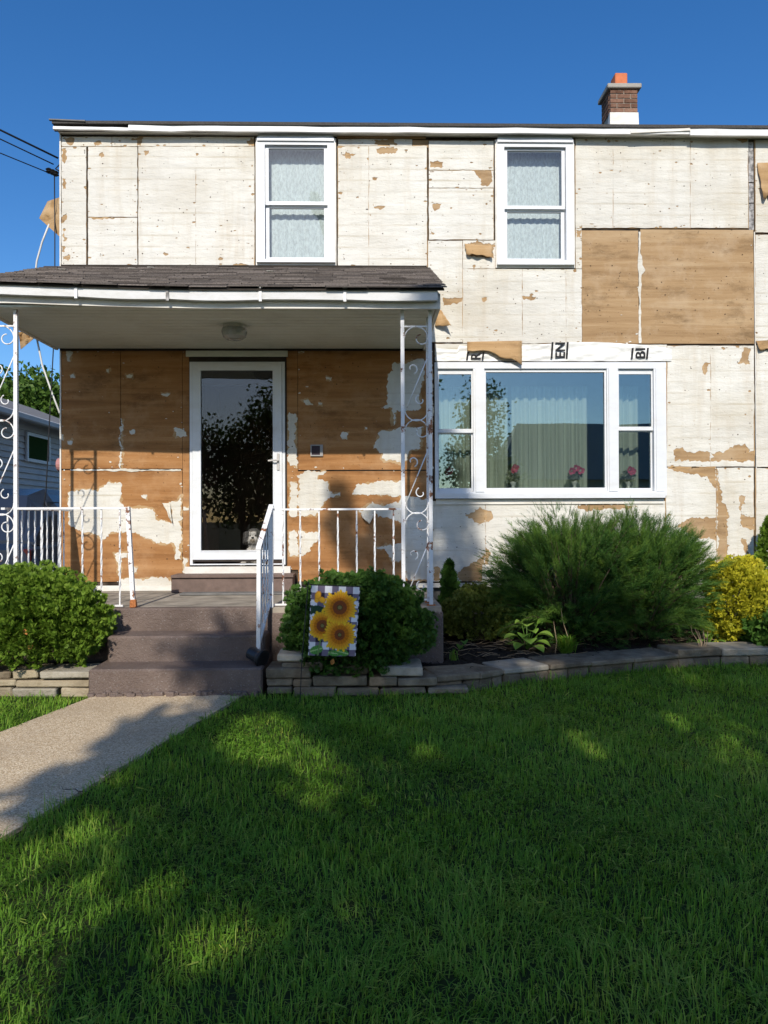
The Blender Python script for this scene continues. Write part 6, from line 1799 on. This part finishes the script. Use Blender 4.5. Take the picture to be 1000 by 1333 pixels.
# ------------------------------------------------------------------ trees and the house across the street
LEAF = ([(0,0,0),(0.32,0.06,0.45),(0,0,1.0),(-0.32,0.06,0.45)], [(0,1,2),(0,2,3)])
def tree(label, base, trunk_h, lobes, n_leaf, size, mat, seed, name='tree', trunk_r=0.2, group=None, gaps=()):
    """lobes: list of (centre, radii); leaves in twig-sized clusters through each lobe"""
    r = np.random.default_rng(seed); q = random.Random(seed)
    t = thing(name, label, 'tree', base, group); b = Vector(base)
    vol = np.array([l[1][0]*l[1][1]*l[1][2] for l in lobes]); cnt = (n_leaf*vol**0.72/np.sum(vol**0.72)).astype(int)
    cnt = np.maximum(cnt, 420)
    P, A = [], []
    m = MB(); top = b+Vector((0,0,trunk_h))
    m.tube([b+Vector((0,0,-0.2)), b+Vector((0,0,0.25)), b+Vector((0.03,0,trunk_h*0.6)), top], [trunk_r*1.35,trunk_r,trunk_r*0.85,trunk_r*0.7], 10)
    for (c, rad), k in zip(lobes, cnt):
        ncl = max(6, k//26)
        d = r.normal(size=(ncl,3)); d /= np.linalg.norm(d,axis=1,keepdims=True)
        cc = np.array(c)+d*np.array(rad)*(r.random((ncl,1))**0.45)
        idx = r.integers(0, ncl, k)
        P.append(cc[idx]+r.normal(size=(k,3))*min(size*1.5, 0.3*min(rad))); A.append(d[idx]*0.6+r.normal(size=(k,3))*0.8+np.array([0,0,-0.15]))
        cv = Vector(c); mid = top.lerp(cv,0.5)+Vector((q.uniform(-.3,.3),q.uniform(-.3,.3),0.2))
        m.tube([top-Vector((0,0,0.3)), mid, cv], [trunk_r*0.5, trunk_r*0.3, trunk_r*0.12], 7)
        for j in range(5):
            e = Vector(cc[q.randrange(ncl)]); m.tube([mid.lerp(cv,0.6), cv.lerp(e,0.5)+Vector((0,0,0.1)), e], [trunk_r*0.13,trunk_r*0.08,0.012], 5)
    P, A = np.concatenate(P), np.concatenate(A)
    if gaps:                                     # holes in the crown that let the sun through
        k_ = P[:,2]/-SUN_DIR.z; gx = P[:,0]+SUN_DIR.x*k_; gy = P[:,1]+SUN_DIR.y*k_; keep = np.ones(len(P), bool)
        for (x_, y_, z_, rx_, ry_, pr) in gaps:
            y2 = y_+z_*SUN_DIR.y/-SUN_DIR.z; x2 = x_+z_*SUN_DIR.x/-SUN_DIR.z
            a_ = np.arctan2(gy-y2, gx-x2); w_ = 1+0.35*np.sin(a_*3+x_*7)+0.2*np.sin(a_*5+y_*3)
            keep &= ~((((gx-x2)/(rx_*1.35))**2+((gy-y2)/(ry_*1.35))**2 < w_) & (r.random(len(P)) < pr))
        P, A = P[keep], A[keep]
    n = len(P)
    V,F,T = bake(*LEAF, P, A, size*r.uniform(0.7,1.3,n), np.clip(0.5+0.22*r.normal(size=n),0,1), r.normal(size=(n,3)))
    tri_mesh('crown', V,F,T, mat, t, base)
    obj('trunk', m, M['bark'], t)
# light travels along SUN_DIR: a point (x, y, z) is shaded by whatever lies on p - s*SUN_DIR
def shade(px_x, y, z, ty):
    """where a lobe at depth ty must stand to shade the point (px_x, y, z)"""
    s_ = (y-ty)/SUN_DIR.y; return (px_x-SUN_DIR.x*s_, ty, z-SUN_DIR.z*s_)
TY = -5.4
lob = []
def L(x, y, z, rx, rz, dy=0.0, ry=0.6): lob.append((shade(x, y, z, TY+dy), (rx, ry, rz)))
for a in [(0.3,2.9,0,1.0,0.70), (1.5,2.5,0,1.1,0.75), (-0.45,1.9,0,0.6,0.45), (1.05,4.1,0,0.95,0.6), (2.4,4.1,0,1.05,0.7), (0.45,5.2,0,0.75,0.5), (1.9,5.5,0,0.9,0.6), (3.3,5.3,0,0.9,0.65),
          (-0.35,6.1,0,0.55,0.40), (0.75,6.6,0,0.8,0.55), (2.1,6.8,0,0.9,0.5), (1.2,7.8,0,0.7,0.42), (2.2,7.7,0,0.55,0.36),
          (-1.38,4.95,0,0.26,0.12), (-1.52,4.05,0,0.34,0.12), (-1.12,6.05,0.25,0.26,0.28), (-1.05,4.5,0,0.2,0.2), (-0.80,4.1,0,0.30,0.30), (-0.95,6.3,0,0.20,0.28), (-0.75,3.2,0,0.40,0.40), (-0.55,5.4,0,0.3,0.2),
          (0.62,6.4,2.9,0.20,0.42), (0.92,8.05,1.25,0.24,0.42), (0.15,8.05,1.1,0.18,0.26), (-0.25,8.05,1.35,0.14,0.18), (0.45,7.5,1.6,0.20,0.32), (3.4,6.5,0,0.5,0.3)]: L(*a)
tree('tall leafy street tree on the verge that shades the lawn', (0.5, TY, 0.0), 4.4, lob, 26000, 0.135, M['leaf'], 51, 'street_tree', 0.22,
     gaps=[(G(742,968).x, G(742,968).y, 0, 0.17, 0.34, 0.97), (G(750,1005).x, G(750,1005).y, 0, 0.13, 0.14, 0.95), (G(345,955).x, G(345,955).y, 0, 0.22, 0.45, 0.97), (G(560,980).x, G(560,980).y, 0, 0.12, 0.2, 0.8),
           (G(290,1225).x, G(290,1225).y, 0, 0.15, 0.20, 0.95), (G(180,1160).x, G(180,1160).y, 0, 0.2, 0.16, 0.85), (G(430,1190).x, G(430,1190).y, 0, 0.17, 0.17, 0.75), (G(800,1150).x, G(800,1150).y, 0, 0.16, 0.2, 0.55), (G(930,960).x, G(930,960).y, 0, 0.4, 0.5, 0.55), (G(610,1250).x, G(610,1250).y, 0, 0.16, 0.16, 0.6), (G(60,1230).x, G(60,1230).y, 0, 0.16, 0.2, 0.7),
           (hosta_xy.x+0.05, hosta_xy.y, 0.40, 0.34, 0.30, 0.97), (wx(690,872,6.2), 6.28, 0.2, 0.22, 0.15, 0.97), (wx(575,698), WALL, 1.2, 0.09, 0.12, 0.95)])
tree('small dense tree on the verge mirrored in the storm door', (-3.5, -5.7, 0.0), 1.3, [((-2.7,-5.7,4.1),(0.75,0.7,1.0)), ((-4.2,-5.6,3.2),(0.9,0.8,0.9)), ((-3.4,-5.8,2.2),(1.5,0.9,1.0)), ((-3.3,-5.7,3.2),(0.8,0.7,0.9))], 9000, 0.13, M['leaf'], 52, 'street_tree', 0.12)
tree('slender tree across the street mirrored in the wide window', (4.7, -15.4, 0.0), 2.2, [((4.7,-15.4,5.6),(0.8,0.8,1.4)), ((4.4,-15.4,3.8),(1.3,1.0,1.2)), ((5.1,-15.4,3.0),(1.1,1.0,0.8))], 6000, 0.16, M['leaf'], 53, 'street_tree', 0.14)
M['leaf_l'] = m_foliage('light_tree_leaf', (0.045,0.095,0.015), (0.085,0.165,0.025), (0.14,0.23,0.04), 0.35)
tree('light green tree rising behind the neighbouring roof', (-10.6, 27.0, 0.1), 2.2, [((-10.8,27,4.6),(1.9,1.6,1.5)), ((-9.6,27,4.0),(1.5,1.4,1.3)), ((-12.6,27.5,4.0),(1.8,1.4,1.4)), ((-8.4,27.5,3.7),(1.2,1.2,1.1)), ((-11.6,26.5,5.3),(1.3,1.2,0.9))], 42000, 0.20, M['leaf_l'], 54, 'garden_tree', 0.16)
tree('broad tree far behind the driveway', (-4.5, 34.0, 0.1), 2.0, [((-4.5,34,4.2),(2.2,1.6,1.6)), ((-6.5,34,3.6),(1.7,1.5,1.4)), ((-2.6,34,3.6),(1.6,1.5,1.4))], 7000, 0.22, M['leaf'], 55, 'garden_tree', 0.18)
sh = thing('opposite_house', 'plain green-grey house with a hipped roof across the street', 'house', (12.5, -24, 0))
obj('wall', MB().box(6.9, 18.4, -29.6, -22.4, 0, 3.3), simple('green_grey_siding', (0.42,0.46,0.38), 0.7, 0.2, 0.1, 2), sh)
m = MB(); m.v = [(6.4,-30.1,3.3),(18.9,-30.1,3.3),(18.9,-21.9,3.3),(6.4,-21.9,3.3),(8.3,-26,6.6),(17.0,-26,6.6)]
for f in ((0,1,5,4),(1,2,5),(2,3,4,5),(3,0,4),(3,2,1,0)): m.face(f)
obj('roof', m, m_shingle('brown_grey_roof', (0.28,0.27,0.24), (0.42,0.40,0.36)), sh)
for x in (8.6, 12.0, 15.6):
    w_ = obj('window', MB().ring(x-0.6, x+0.6, 0.95, 2.4, 0.08,0.08,0.08,0.08, -22.4, -22.33), M['vinyl'], sh); obj('pane', MB().box(x-0.52,x+0.52,-22.39,-22.36,1.03,2.32), M['carglass'], w_)

# a few fallen leaves
M['deadleaf'] = simple('orange_dead_leaf', (0.50,0.22,0.07), 0.8, 0.1, 0.3, 60)
for (x, y, z, a, lb) in ((wx(40,842,5.80), 5.80, wz(842,40,5.80), 0.6, 'small orange dead leaf caught on the sunlit round shrub'), (wx(34,822,5.79), 5.79, wz(822,34,5.79), 2.0, 'pale dead leaf higher up on the sunlit round shrub'),
                     (wx(433,860,5.74), 5.74, wz(861,433,5.74), 1.2, 'curled brown dead leaf just below the sunflower flag')):
    m = MB(); N = 6; L_ = 0.05
    for i in range(N+1):
        t = i/N; w_ = 0.016*math.sin(math.pi*min(1,t*0.95+0.04)); c = Vector((math.cos(a)*(t-0.5)*L_, -0.012*math.sin(t*3), math.sin(a)*(t-0.5)*L_)); sd = Vector((-math.sin(a), 0, math.cos(a)))*w_
        for q in (c-sd+Vector((0,-0.006,0)), c, c+sd+Vector((0,-0.006,0))): m.v.append((x+q.x, y+q.y, z+q.z))
    for i in range(N):
        k = i*3; m.face((k,k+1,k+4,k+3)); m.face((k+1,k+2,k+5,k+4))
    tag(obj('dead_leaf', m, M['deadleaf'], None, True), lb, 'leaf', 'dead leaves')
